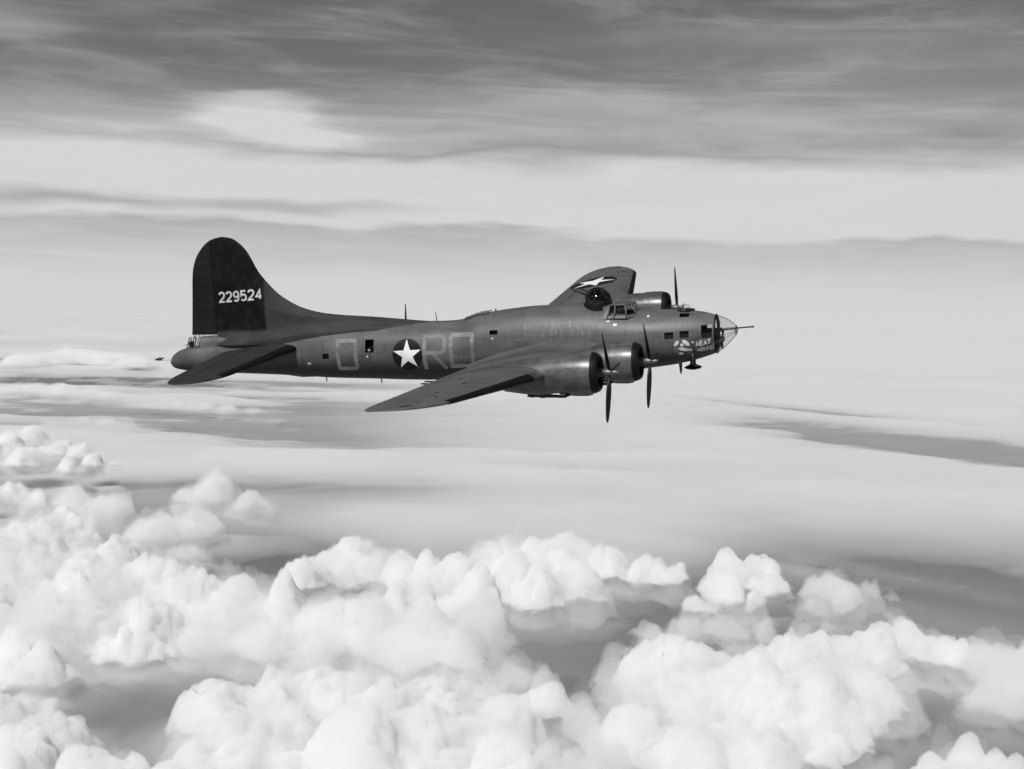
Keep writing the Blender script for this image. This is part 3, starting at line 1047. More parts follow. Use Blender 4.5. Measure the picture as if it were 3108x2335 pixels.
word('MEAT', -1.43, -0.175, -0.95, -0.115, 0.165, 0.036, 0.3, 0.05, M_ART, 'nose_letter')
word('HOUND', -1.41, -0.395, -0.87, -0.335, 0.135, 0.035, 0.3, 0.1, M_ART, 'nose_letter')
for nm, P_ in (('quote_mark', disc2(-1.555, -0.02, .045, 2, 12, .03)), ('quote_mark', disc2(-0.83, -0.13, .045, 2, 12, .02, 0.9))):
    patch(nm, P_[0], P_[1], 0.004, M_ART, plane)
for args, mt in (((-2.13, -0.03, .10, 3, 20, .045, 0.85), M_ART), ((-1.79, -0.03, .13, 3, 20, .055, -0.75), M_ART), ((-1.94, -0.10, .05, 2, 16), M_ART),
                 ((-1.87, -0.27, .17, 4, 24, .05, -0.22), M_ART), ((-1.70, -0.42, .12, 3, 20, .04, -0.95), M_ART2), ((-2.0, -0.425, .075, 3, 20, .038, -0.1), M_ART),
                 ((-2.15, -0.26, .075, 3, 24, .13, 0.0), M_ART2), ((-1.985, 0.035, .03, 2, 12, .04), M_ART2), ((-1.66, -0.30, .06, 2, 14, .04, -.4), M_ART)):
    args = (args[0], args[1], args[2] * 1.22) + tuple(args[3:5]) + tuple([args[5] * 1.3] if len(args) > 5 else []) + tuple(args[6:])
    P, F = disc2(*args)
    patch('nose_art_patch', P, F, 0.004, mt, plane)
for x, z, a, b in ((-4.33, 0.70, .07, .035), (-4.59, 0.82, .06, .02), (-16.35, -0.45, .07, .03), (-3.16, 0.915, .04, .025), (-13.88, -0.2, .03, .03), (-8.9, 0.36, .04, .02)):
    P, F = grid_quad([(x - a, z - b), (x + a, z - b), (x + a, z + b), (x - a, z + b)], 2, 2)
    patch('stencil_plate', P, F, 0.004, M_ART, plane)

# ------------------------------------------------------------------ nose glazing, gun and astrodome
NG_ = [(-0.80, .80, -.56, .68), (-0.62, .745, -.45, .61), (-0.46, .68, -.32, .53), (-0.30, .585, -.16, .42), (-0.17, .475, -.01, .30), (-0.07, .355, .11, .16), (-0.02, .27, .18, .06)]


def nose_ring(x, zt, zb, w_, m=40):
    t = np.linspace(0, 2 * math.pi, m, endpoint=False)
    return np.stack([np.full(m, x), w_ * np.cos(t), (zt + zb) / 2 + (zt - zb) / 2 * np.sin(t)], 1)


V, F = loft([nose_ring(*r) for r in NG_], cap0=False)
ng = bob('nose_glazing', V, F, M_NOSE)
t = np.linspace(0, 2 * math.pi, 40, endpoint=False)


def ring_frame(x, zt, zb, w_, r):
    c = nose_ring(x, zt, zb, w_)
    rings = []
    for k in range(6):
        a = 2 * math.pi * k / 6
        q = c.copy()
        q[:, 0] += r * math.cos(a)
        sc_ = 1 + r * math.sin(a) / w_
        q[:, 1] *= sc_
        q[:, 2] = (zt + zb) / 2 + (q[:, 2] - (zt + zb) / 2) * sc_
        rings.append(q)
    rings.append(rings[0])
    return loft(rings, False, False)


V, F = ring_frame(-0.80, .80, -.56, .68, .035)
bob('nose_ring', V, F, M_LIP, ng)
# formers seen through the glass: meridian ribs
for a in (90, 270, 200, 340):
    pts = [nose_ring(*r, m=40)[int(round(a / 9)) % 40] for r in NG_[:6]]
    V, F = path_tube(pts, 0.010, 6)
    bob('nose_rib', V, F, M_FRAME, ng)
V, F = ring_frame(-0.10, .39, .07, .21, .016)
bob('gun_socket_ring', V, F, M_GUN, ng)
gun = bob('nose_gun', *join(tube((-0.10, 0, .30), (0.52, 0, .335), .026), tube((0.44, 0, .33), (0.53, 0, .336), .034), tube((-0.62, 0, .27), (-0.10, 0, .30), .045)), M_GUN, sharp=30)
bob('receiver', *box(-1.15, -0.60, -.05, .05, .20, .33), M_GUN, gun, smooth=False)
bob('gun_mount', *join(tube((-0.75, 0, .25), (-0.78, 0, .76), .035), tube((-0.72, -.10, .52), (-0.72, .12, .52), .05), tube((-0.55, 0, .22), (-0.78, 0, -.5), .03)), M_GUN, gun, sharp=30)
bob('ammunition_feed', *path_tube([(-0.62, -.05, .22), (-0.58, -.12, .08), (-0.66, -.18, -.08), (-0.72, -.2, -.25)], .05, 8), M_STEEL, gun)
bob('bombsight', *join(box(-0.74, -0.54, -.1, .1, -.16, .0), tube((-0.64, 0, -.16), (-0.64, 0, -.42), .05)), M_DARK, ng, smooth=False)


def dome(cx, cz, r, h, nr=8, na=32, y=0.0, a0=90):
    rings = []
    for i in range(nr + 1):
        a = rad(a0) * i / nr
        rr, z = r * math.cos(a), cz + h * math.sin(a)
        tt = np.linspace(0, 2 * math.pi, na, endpoint=False)
        rings.append(np.stack([cx + max(rr, 0.004) * np.cos(tt), y + max(rr, 0.004) * np.sin(tt), np.full(na, z)], 1))
    return loft(rings, cap0=False)


ad = bob('astrodome', *dome(-1.93, 1.02, .27, .21), M_NOSE)
bob('astrodome_ring', *loft([np.stack([-1.93 + q * np.cos(t), q * np.sin(t), np.full(40, z)], 1) for q, z in ((.30, .97), (.30, 1.04), (.265, 1.055), (.26, .97))], False, False), M_LIP, ad)
V, F = join(tube((-1.78, -.12, 1.03), (-1.64, -.12, 1.03), .03), box(-1.72, -1.56, -.06, .06, .98, 1.06))
bob('astrodome_fitting', V, F, M_LIP, ad, smooth=False)

# direction-finding loop pod below the nose
V, F = loft([np.stack([-1.72 + r * 1.0 * np.cos(t), r * 0.95 * np.sin(t), np.full(40, z)], 1) for r, z in
             ((.02, -1.165), (.16, -1.155), (.27, -1.125), (.325, -1.085), (.30, -1.065), (.20, -1.02), (.12, -.98), (.10, -.93), (.11, -.78))])
bob('loop_antenna_pod', V, F, M_LIP, sharp=50)
bob('pitot_mast', *path_tube([(-1.60, -.72, -.45), (-1.62, -.66, -.66), (-1.64, -.60, -.86), (-1.56, -.60, -.93), (-1.36, -.60, -.93)], [.03, .028, .025, .02, .012], 8), M_STEEL)

# ------------------------------------------------------------------ cockpit canopy
cb = [(-4.86, .80, .90), (-4.62, .80, .90), (-3.92, .79, .90), (-3.56, .52, .93)]
ct_ = [(-4.80, .50, 1.30), (-4.55, .55, 1.36), (-3.98, .53, 1.36), (-3.80, .36, 1.34)]


def lerp(a, b, u):
    return tuple(np.array(a) * (1 - u) + np.array(b) * u)


canopy = None
CV, CF = [], []
for s in (-1, 1):
    B_ = [np.array((x, s * y, z)) for x, y, z in cb]
    T_ = [np.array((x, s * y, z)) for x, y, z in ct_]
    k = len(CV)
    CV += B_ + T_
    CF += [(k, k + 1, k + 5, k + 4)]                         # solid rear fairing panel
# roof
CF += [(4, 5, 13, 12), (5, 6, 14, 13), (6, 7, 15, 14), (0, 4, 12, 8)]
canopy = bob('cockpit_canopy', CV, CF, M_FUS, smooth=False)


def pane_bar(pts, r, name, parent):
    V, F = path_tube(pts, r, 8)
    return bob(name, V, F, M_FRAME, parent)


for s in (-1, 1):
    B_ = [np.array((x, s * y, z)) for x, y, z in cb]
    T_ = [np.array((x, s * y, z)) for x, y, z in ct_]
    split_b, split_t = lerp(B_[1], B_[2], .36), lerp(T_[1], T_[2], .36)
    for q in ((B_[1], split_b, split_t, T_[1]), (split_b, B_[2], T_[2], split_t), (B_[2], B_[3], T_[3], T_[2])):
        bob('side_window', q, [(0, 1, 2, 3)], M_GLASS, canopy, smooth=False)
    # sill below the glass, posts between panes
    low_ = [lerp(b_, t_, .22) for b_, t_ in zip(B_[1:], T_[1:])]
    bob('window_sill', list(B_[1:]) + low_, [(0, 1, 4, 3), (1, 2, 5, 4)], M_FUS, canopy, smooth=False)
    for a_, b_ in ((B_[1], T_[1]), (split_b, split_t), (B_[2], T_[2]), (B_[3], T_[3])):
        pane_bar([a_, b_], .028, 'window_post', canopy)
    pane_bar([T_[1], T_[2], T_[3]], .03, 'roof_rail', canopy)
nb, ntp = np.array((-3.40, 0, .97)), np.array((-3.74, 0, 1.35))
for s in (-1, 1):
    b3, t3 = np.array((cb[3][0], s * cb[3][1], cb[3][2])), np.array((ct_[3][0], s * ct_[3][1], ct_[3][2]))
    bob('windscreen', [b3, nb, ntp, t3], [(0, 1, 2, 3)], M_GLASS, canopy, smooth=False)
    pane_bar([t3, ntp], .025, 'roof_rail', canopy)
    pane_bar([b3, nb], .025, 'windscreen_frame', canopy)
pane_bar([nb, ntp], .025, 'windscreen_frame', canopy)
bob('roof_front', [(-3.80, -.36, 1.342), (-3.74, 0, 1.352), (-3.80, .36, 1.342)], [(0, 1, 2)], M_FUS, canopy, smooth=False)
bob('seat_back', *join(box(-4.55, -4.45, -.45, -.12, .80, 1.22), box(-4.55, -4.45, .12, .45, .80, 1.22)), M_DARK, canopy, smooth=False)
bob('instrument_panel', *box(-3.75, -3.69, -.45, .45, .80, 1.02), M_DARK, canopy, smooth=False)

# ------------------------------------------------------------------ top turret
TX, TZ = -5.10, 1.42
tur = bob('top_turret', *dome(TX, TZ, .50, .52, 10, 36), M_DOME)
bob('turret_ring', *loft([np.stack([TX + q * np.cos(t), q * np.sin(t), np.full(40, z)], 1) for q, z in ((.53, 1.15), (.53, 1.40), (.51, 1.45), (.49, 1.46), (.47, 1.2))], False, False), M_LIP, tur, sharp=40)
for a in (0, 45, 90, 135):
    ca, sa = math.cos(rad(a)), math.sin(rad(a))
    pts = [(TX + .505 * math.cos(u) * ca, .505 * math.cos(u) * sa, TZ + .525 * math.sin(u)) for u in np.linspace(0.05, math.pi - 0.05, 17)]
    bob('dome_rib', *path_tube(pts, .022, 6), M_LIP, tur)
bob('dome_band', *loft([np.stack([TX + q * np.cos(t), q * np.sin(t), np.full(40, z)], 1) for q, z in ((.455, 1.66), (.465, 1.70), (.445, 1.70), (.44, 1.66), (.455, 1.66))], False, False), M_LIP, tur)
gd = np.array([-.74, .63, .14]); gd /= np.linalg.norm(gd)
gs = np.array([.63, .74, 0]); gs /= np.linalg.norm(gs)
for s in (-1, 1):
    p = np.array([TX, 0, 1.62]) + gs * .17 * s + gd * .1
    bob('turret_gun', *join(tube(p, p + gd * 1.15, .030), tube(p, p + gd * .62, .045)), M_GUN, tur, sharp=30)
bob('gunsight_column', *join(box(TX - .22, TX + .2, -.28, .28, 1.2, 1.62), tube((TX, 0, 1.5), (TX, 0, 1.84), .09)), M_DARK, tur, smooth=False)

# ------------------------------------------------------------------ fin and rudder
TEz = np.array([(.30, -21.60), (.63, -21.54), (2.0, -21.36), (3.2, -21.20), (3.7, -21.01), (4.04, -20.76), (4.33, -20.42), (4.45, -20.11), (4.495, -19.80)])
LEz = np.array([(.30, -10.9), (.88, -11.3), (.96, -12.0), (1.04, -12.7), (1.16, -13.8), (1.29, -15.28), (1.40, -16.0), (1.61, -16.72), (1.85, -17.19), (2.17, -17.65), (2.65, -18.10),
                (3.13, -18.45), (3.56, -18.65), (3.94, -18.86), (4.22, -19.12), (4.43, -19.45), (4.495, -19.80)])
HINGE = -20.36


def fin_half(x, z, le, te):
    hm = np.interp(z, [.3, 1.5, 3.0, 4.2, 4.5], [.26, .22, .15, .08, .02])
    d = np.maximum(le - x, 0)
    ch = max(le - te, .05)
    f = np.sqrt(np.clip(d / min(1.1, ch * .35), 0, 1)) * np.clip((x - te) / (min(2.6, ch * .6)), 0, 1) ** .85
    base_ = fus_at(np.array([np.clip(x, -22, -10)]))[0][0] if np.isscalar(x) else fus_at(np.clip(x, -22, -10))[0]
    fl = .34 * np.exp(-np.maximum(z - base_ + .10, 0) / .16) * np.clip(d / 2.5, 0, 1) * np.clip((x + 21.3) / 1.5, 0, 1)
    return np.maximum(hm * f + fl, .004)


zsl = np.concatenate([np.linspace(.30, 1.5, 26), np.linspace(1.5, 4.0, 24)[1:], np.linspace(4.0, 4.492, 14)[1:]])


def fin_mesh(part):
    rings = []
    for z in zsl:
        le, te = float(pchip(LEz[:, 0], LEz[:, 1], np.array([z]))[0]), float(pchip(TEz[:, 0], TEz[:, 1], np.array([z]))[0])
        if part == 'fin':
            a, b = le, max(te, HINGE)
            a = max(a, b + .012)
        else:
            if z < .64:
                continue
            a, b = min(le, HINGE - .004), te
            a = max(a, b + .012)
        u = np.linspace(0, 1, 30)
        x = a + (b - a) * (u ** 1.6 if part == 'fin' else u)
        h = fin_half(x, z, le, te)
        if part == 'rudder':
            h = np.where(u < .06, h * np.sqrt(u / .06 + .1), h)
        rings.append(np.concatenate([np.stack([x, -h, np.full(30, z)], 1), np.stack([x[::-1], h[::-1], np.full(30, z)], 1)]))
    return loft(rings)


V, F = fix_normals(*fin_mesh('fin'))
fin = bob('tail_fin', V, F, M_FIN, sharp=50)
bvh_fin = BVHTree.FromPolygons([Vector(v) for v in V], F)
V, F = fix_normals(*fin_mesh('rudder'))
rud = bob('rudder', V, F, M_RUD, sharp=50)
bvh_rud = BVHTree.FromPolygons([Vector(v) for v in V], F)
P, F = stroke([[(-21.20, .70), (-21.14, 1.86), (-21.34, 1.86)]], .035, .1)
patch('trim_tab', P, F, .004, M_BOOT, rud, -1, bvh_rud)
for z_ in np.arange(.85, 4.2, .33):
    te_ = float(pchip(TEz[:, 0], TEz[:, 1], np.array([z_]))[0])
    P, F = stroke([[(HINGE - .06, z_), (te_ + .06, z_)]], .035, .12)
    patch('rudder_rib', P, F, .007, M_RIB, rud, -1, bvh_rud)
word('229524', -20.12, 1.965, -18.33, 2.045, 0.36, 0.072, 0.50, 0.0, M_SERIAL, 'serial_digit', bvh_fin, 0.005)

# tail gunner's glazed hood and guns
hood = bob('tail_hood', *fix_normals(*loft([np.stack([np.full(9, x), w_ * np.cos(np.linspace(0, math.pi, 9)), z0_ + (z1_ - z0_) * np.sin(np.linspace(0, math.pi, 9)) ** .7], 1)
           for x, w_, z0_, z1_ in ((-18.9, .40, .3, .62), (-20.0, .33, .2, .66), (-20.9, .27, .15, .63), (-21.14, .26, .15, .62))], True, True)), M_FUS, sharp=40)
for s in (-1, 1):
    for x_, xb in ((-21.16, -21.16), (-21.32, -21.30), (-21.50, -21.46), (-21.55, -21.70)):
        bob('hood_post', *path_tube([(xb, s * .25, .20), (x_, s * .20, .63)], .018, 6), M_LIP, hood)
    bob('hood_pane', [(-21.16, s * .25, .2), (-21.70, s * .25, .18), (-21.55, s * .2, .63), (-21.16, s * .2, .63)], [(0, 1, 2, 3)], M_NOSE, hood, smooth=False)
bob('hood_pane', [(-21.70, -.25, .18), (-21.70, .25, .18), (-21.55, .2, .63), (-21.55, -.2, .63)], [(0, 1, 2, 3)], M_NOSE, hood, smooth=False)
bob('hood_sight', *join(box(-21.66, -21.52, -.12, .1, .18, .42), tube((-21.9, 0, .3), (-21.6, 0, .3), .01)), M_LIP, hood, smooth=False)
for s in (-1, 1):
    tg = bob('tail_gun', *tube((-22.35, s * .10, -.26), (-22.96, s * .10, -.25), .032), M_CLOUDW, sharp=30)
    bob('muzzle', *tube((-22.90, s * .10, -.25), (-23.2, s * .10, -.245), .042), M_GUN, tg, sharp=30)

# ------------------------------------------------------------------ aerofoil surfaces
def naca(u):
    return 5 * (0.2969 * np.sqrt(u) - 0.126 * u - 0.3516 * u ** 2 + 0.2843 * u ** 3 - 0.1015 * u ** 4)


WT = 15.81


def wing_chord(y):
    """leading edge x, trailing edge x, chord line z, thickness ratio at span y"""
    le, te = -4.25 - .145 * y, -9.85 + .066 * y
    if y > 13.5:
        s_ = (y - 13.5) / (WT - 13.5)
        q = math.sqrt(max(1 - s_ ** 2.7, 0.0))
        xc = -7.95
        le, te = xc + (le - xc) * q, xc + (te - xc) * q
    zc = -.48 + .0895 * (y - 1.15)
    tk = np.interp(y, [0, 1.2, 8, 14, WT], [.19, .18, .135, .09, .07])
    if y < 2.0:
        f = ((2.0 - y) / 1.0) ** 2 if y > 1.0 else 1.0
        te -= .35 * f
        tk *= 1 + .22 * f
    return le, te, zc, tk


def wing_pt(y, u, up, side, off=0.0):
    """u: 0 leading edge .. 1 trailing edge, up: +1 upper, -1 lower skin"""
    le, te, zc, tk = wing_chord(y)
    c_ = le - te
    zt = naca(u) * tk * c_ * (1.08 if up > 0 else .92) * up + .018 * c_ * 4 * u * (1 - u) + off * up
    a = rad(2.6)
    return np.array([le - u * c_ * math.cos(a) + (off if u < .01 else 0), side * y, zc - (u - .3) * c_ * math.sin(a) + zt])


UU = (1 - np.cos(np.linspace(0, math.pi, 25))) / 2


def wing_mesh(side):
    ys = np.concatenate([np.linspace(.3, 2.2, 14), np.linspace(2.2, 13.4, 40)[1:], 13.5 + (WT - 13.5) * np.sin(np.linspace(0, math.pi / 2, 16))[1:-1], [WT - .004]])
    rings = []
    for y in ys:
        up = [wing_pt(y, u, 1, side) for u in UU[::-1]]
        dn = [wing_pt(y, u, -1, side) for u in UU[1:-1]]
        rings.append(np.array(up + dn))
    return fix_normals(*loft(rings))


def wing_patch(side, y0, y1, u0, u1, up, off, nu=8, nv=24):
    P, F = [], []
    for j in range(nv + 1):
        for i in range(nu + 1):
            P.append(wing_pt(y0 + (y1 - y0) * j / nv, u0 + (u1 - u0) * i / nu, up, side, off))
    for j in range(nv):
        for i in range(nu):
            a = j * (nu + 1) + i
            F.append((a, a + 1, a + nu + 2, a + nu + 1))
    return P, F


WINGS = {}
for side in (-1, 1):
    V, F = wing_mesh(side)
    wg = bob('wing', V, F, M_WING, sharp=60)
    WINGS[side] = wg
    # black de-icer boot wrapped round the leading edge outboard of the engines
    P, F = [], []
    yb = np.linspace(8.45, 14.35, 30)
    us = [(-1, .060), (-1, .035), (-1, .015), (-1, .004), (1, 0.0), (1, .004), (1, .015), (1, .032), (1, .052)]
    for y in yb:
        for up, u in us:
            P.append(wing_pt(y, u, up, side, .007))
    for j in range(len(yb) - 1):
        for i in range(len(us) - 1):
            a = j * len(us) + i
            F.append((a, a + 1, a + len(us) + 1, a + len(us)))
    bob('deicer_boot', P, F, M_BOOT, wg)
    # control surfaces: thin panels standing just proud, with dark hinge gaps
    for nm, y0, y1, u0 in (('aileron', 8.9, 13.6, .76), ('flap', 1.9, 8.8, .80)):
        V, F = wing_patch(side, y0, y1, u0 + .006, .985, 1, .004)
        bob(nm, V, F, M_WING, wg)
        V, F = wing_patch(side, y0, y1, u0 - .003, u0 + .003, 1, .005, 1)
        bob('hinge_gap', V, F, M_BOOT, wg)
    V, F = wing_patch(side, 8.02, 8.36, 0.0, .045, 1, .008, 5, 3)
    V2, F2 = wing_patch(side, 8.02, 8.36, 0.0, .03, -1, .008, 5, 3)
    bob('landing_light', *join((V, F), (V2, F2)), M_STEEL, wg)
    V, F = wing_patch(side, 15.2, 15.45, .2, .35, 1, .02, 2, 2)
    bob('navigation_light', V, F, M_FRAME, wg)
    for yy, uu in ((11.2, .30), (12.9, .36), (9.7, .5), (6.0, .55), (13.9, .22)):
        V, F = wing_patch(side, yy, yy + .12, uu, uu + .03, 1, .012, 1, 1)
        bob('access_cap', V, F, M_BOOT, wg)

# star on the far wing
def wing_decal(P2, cx, cy, off):
    out_ = []
    for u, v in P2:
        x, y = cx + v, cy - u                     # top of the star points forward
        le, te, zc, tk = wing_chord(abs(y))
        out_.append(wing_pt(abs(y), min(max((le - x) / (le - te), .01), .99), 1, 1, off))
    return out_


P, F = disc2(0, 0, 1.05, 9, 48)
wi = bob('star_insignia', wing_decal(P, -7.85, 11.95, .006), F, M_BLUE)
P, F = star2(0, 0, 1.0, 0.0, 8)
bob('star', wing_decal(P, -7.85, 11.95, .012), F, M_WHITE, wi)

# ------------------------------------------------------------------ tailplane
def stab_chord(y):
    le, te = -16.72 - .165 * y, -19.75 + .01 * y
    if y > 4.9:
        s_ = (y - 4.9) / (6.56 - 4.9)
        q = math.sqrt(max(1 - s_ ** 2.2, 0))
        xc = -19.1
        le, te = xc + (le - xc) * q, xc + (te - xc) * q
    if y < 1.0:
        te += (1.0 - y) * .9
    return le, te, .17 - .034 * y, np.interp(y, [0, 6.5], [.13, .09])


def stab_pt(y, u, up, side, off=0.0):
    le, te, zc, tk = stab_chord(y)
    c_ = le - te
    return np.array([le - u * c_ + (off if u < .01 else 0), side * y, zc + naca(u) * tk * c_ * up + off * up])


for side in (-1, 1):
    ys = np.concatenate([np.linspace(.2, 4.9, 22), 4.9 + 1.66 * np.sin(np.linspace(0, math.pi / 2, 14))[1:-1], [6.556]])
    rings = [np.array([stab_pt(y, u, 1, side) for u in UU[::-1]] + [stab_pt(y, u, -1, side) for u in UU[1:-1]]) for y in ys]
    sb_ = bob('horizontal_stabilizer', *fix_normals(*loft(rings)), M_STAB, sharp=60)
    P, F = [], []
    yb = np.linspace(.72, 5.5, 22)
    us = [(-1, .07), (-1, .03), (-1, .006), (1, 0.0), (1, .006), (1, .03), (1, .07), (1, .11)]
    for y in yb:
        for up, u in us:
            P.append(stab_pt(y, u, up, side, .006))
    for j in range(len(yb) - 1):
        for i in range(len(us) - 1):
            a = j * len(us) + i
            F.append((a, a + 1, a + len(us) + 1, a + len(us)))
    bob('deicer_boot', P, F, M_BOOT, sb_)
    for u0, u1, nm, mt, off in ((.60, .975, 'elevator', M_STAB, .004), (.594, .602, 'hinge_gap', M_BOOT, .006)):
        P, F = [], []
        for j in range(21):
            y = .95 + (5.6 - .95) * j / 20
            for i in range(5):
                P.append(stab_pt(y, u0 + (u1 - u0) * i / 4, 1, side, off))
        for j in range(20):
            for i in range(4):
                a = j * 5 + i
                F.append((a, a + 1, a + 6, a + 5))
        bob(nm, P, F, mt, sb_)

# ------------------------------------------------------------------ engines
def blade_mesh(hx, cy, cz, ang, R_=1.765):
    """one twisted paddle blade, ang clockwise from straight up seen from ahead"""
    rr = np.array([.14, .24, .38, .55, .80, 1.10, 1.40, 1.60, 1.70, 1.755]) * .965
    wd = np.array([.10, .11, .15, .19, .22, .23, .21, .17, .12, .04])
    tw = np.radians([62, 60, 54, 47, 39, 32, 27, 25, 24, 24])
    tk = np.array([.10, .10, .085, .06, .045, .034, .026, .02, .016, .01])
    rad_dir = np.array([0, -math.sin(ang), math.cos(ang)])
    tan_dir = np.array([0, -math.cos(ang), -math.sin(ang)])
    rings = []
    for r_, w_, a_, k_ in zip(rr, wd, tw, tk):
        ch = tan_dir * math.cos(a_) + np.array([1.0, 0, 0]) * math.sin(a_)
        nr_ = -tan_dir * math.sin(a_) + np.array([1.0, 0, 0]) * math.cos(a_)
        tt = np.linspace(0, 2 * math.pi, 12, endpoint=False)
        c_ = np.array([hx, cy, cz]) + rad_dir * r_
        rings.append(c_ + np.cos(tt)[:, None] * ch * w_ / 2 + np.sin(tt)[:, None] * nr_ * k_ / 2)
    return fix_normals(*loft(rings))


HUBS = [(-2.70, -3.20, -.25, 30), (-3.34, -6.94, .10, 30), (-2.70, 3.20, -.25, 60), (-3.34, 6.94, .10, 2)]
for hx, cy, cz, ph in HUBS:
    inner = abs(cy) < 5
    x0 = hx - .30                                       # cowl front
    R = .69
    nac_l = 3.4 if not inner else 4.9
    prof = [(x0 - .76, .672), (x0 - 1.0, .655), (x0 - 1.5, .64), (x0 - 2.0, .62), (x0 - 2.6, .57), (x0 - 3.2, .46), (x0 - nac_l + .3, .26), (x0 - nac_l, .06)]
    rings = revolve_x(prof, cy, cz, 40)
    for i, (x, r) in enumerate(prof):                   # belly of the nacelle stays low, top sinks into the wing
        k = max(0, (x0 - 1.5 - x) / (nac_l - 1.5))
        rings[i][:, 2] -= (.16 if inner else .06) * math.sin(min(k * 1.6, 1) * math.pi) + .10 * k
    nac = bob('engine_nacelle', *fix_normals(*loft(rings)), M_COWL, sharp=60)
    cp = [(x0 - .10, .47), (x0 - .03, .50), (x0, .54), (x0 - .01, .575), (x0 - .06, .615), (x0 - .15, .655), (x0 - .24, .675)]
    bob('cowl_lip', *loft(revolve_x(cp, cy, cz), False, False), M_LIP, nac)
    cp = [(x0 - .24, .6755), (x0 - .36, R), (x0 - .60, .695), (x0 - .76, .69), (x0 - .762, .68)]
    bob('cowling', *loft(revolve_x(cp, cy, cz), False, False), M_COWL, nac, sharp=50)
    # cowl flaps: a ring of separate overlapping plates
    for q in range(14):
        a0, a1 = 2 * math.pi * (q + .012) / 14, 2 * math.pi * (q + .988) / 14
        P, F = [], []
        for xx, rr_ in ((x0 - .772, .688), (x0 - .98, .682), (x0 - .99, .668)):
            for a in np.linspace(a0, a1, 5):
                P.append((xx, cy + rr_ * math.cos(a), cz + rr_ * math.sin(a)))
        for i in range(2):
            for j in range(4):
                b_ = i * 5 + j
                F.append((b_, b_ + 1, b_ + 6, b_ + 5))
        bob('cowl_flap', P, F, M_COWL, nac, sharp=40)
    # engine inside the cowl: crankcase and nine cylinders
    bob('engine_firewall', *loft(revolve_x([(x0 - .45, .67), (x0 - .46, .02)], cy, cz), False, True), M_DARK, nac)
    bob('crankcase', *loft(revolve_x([(x0 - .45, .24), (x0 - .15, .22), (x0 - .05, .17), (x0 + .04, .12), (x0 + .06, .06)], cy, cz, 24)), M_GUN, nac, sharp=40)
    for q in range(9):
        a = 2 * math.pi * q / 9
        d_ = np.array([0, -math.sin(a), math.cos(a)])
        c_ = np.array([x0 - .26, cy, cz])
        bob('cylinder', *tube(c_ + d_ * .2, c_ + d_ * .60, .085, .095, 10), M_GUN, nac, sharp=40)
    # propeller
    prop = bob('propeller', *loft(revolve_x([(hx - .22, .10), (hx - .12, .13), (hx + .02, .13), (hx + .08, .10), (hx + .10, .075), (hx + .22, .07), (hx + .27, .05), (hx + .285, .01)], cy, cz, 20)), M_STEEL, sharp=45)
    for b_ in range(3):
        bob('blade', *blade_mesh(hx, cy, cz, rad(ph + 120 * b_)), M_BLADE, prop)
    # turbo-supercharger and exhaust under the nacelle
    if inner:
        tx, tz = x0 - 2.6, cz - .68
    else:
        tx, tz = x0 - 1.95, cz - .70
    tb = bob('supercharger', *loft([np.stack([tx + r_ * np.cos(t), cy + r_ * np.sin(t), np.full(40, z_)], 1) for r_, z_ in ((.20, tz + .2), (.22, tz + .02), (.18, tz - .05), (.08, tz - .09), (.02, tz - .10))]), M_GUN, nac, sharp=40)
    bob('exhaust_pipe', *path_tube([(x0 - .95, cy - .12, cz - .64), (x0 - 1.2, cy - .12, cz - .74), (tx + .35, cy - .1, tz - .02), (tx + .1, cy, tz - .03)], [.04, .05, .055, .06], 10), M_GUN, nac)
    bob('waste_gate', *path_tube([(tx - .15, cy, tz - .02), (tx - .4, cy, tz - .02), (tx - .52, cy, tz + .02)], [.05, .06, .07], 10), M_GUN, nac)
    bob('intake_scoop', *path_tube([(x0 - .3, cy, cz - .70), (x0 - .5, cy, cz - .715), (x0 - .9, cy, cz - .70), (x0 - 1.4, cy, cz - .66)], [.03, .05, .05, .03], 10), M_COWL, nac)

# ------------------------------------------------------------------ masts, belly turret, radio hatch
bob('radio_mast', *path_tube([(-12.58, 0, .85), (-12.56, 0, 1.2), (-12.53, 0, 1.62)], [.045, .035, .018], 8), M_BOOT)
bob('whip_antenna', *path_tube([(-11.33, 0, .80), (-11.36, 0, 1.26)], [.02, .012], 6), M_BOOT)
for x, z0_, z1_ in ((-16.02, -1.02, -1.31), (-13.76, -1.15, -1.42), (-9.0, 1.15, 1.32)):
    bob('antenna_stub', *path_tube([(x, 0, z0_), (x, 0, z1_)], [.03, .02], 6), M_BOOT)
V, F = dome(-10.35, -1.35, .54, .55, 8, 30)
V = np.array(V); V[:, 2] = -1.35 - (V[:, 2] + 1.35)
bt = bob('ball_turret', *fix_normals(V, F), M_COWL)
for s in (-1, 1):
    bob('turret_gun', *tube((-10.6, s * .22, -1.50), (-12.1, s * .22, -1.44), .03), M_GUN, bt, sharp=30)
hz = lambda x, k=0.0: float(fus_at(np.array([x]))[0][0]) + k
pts = [(x, 0, hz(x)) for x in np.linspace(-10.2, -9.2, 9)]
rh = bob('radio_hatch', [(x, s * .34, hz(x, -.045 + .055)) for x in np.linspace(-10.15, -9.25, 8) for s in (-1, 1)], [(2 * i, 2 * i + 2, 2 * i + 3, 2 * i + 1) for i in range(7)], M_GLASS)
for x in np.linspace(-10.15, -9.25, 6):
    bob('hatch_bar', *path_tube([(x, -.34, hz(x, .015)), (x, 0, hz(x, .045)), (x, .34, hz(x, .015))], .018, 6), M_FRAME, rh)
bob('hatch_rail', *path_tube([(x, -.34, hz(x, .02)) for x in np.linspace(-10.2, -9.2, 8)], .02, 6), M_FRAME, rh)
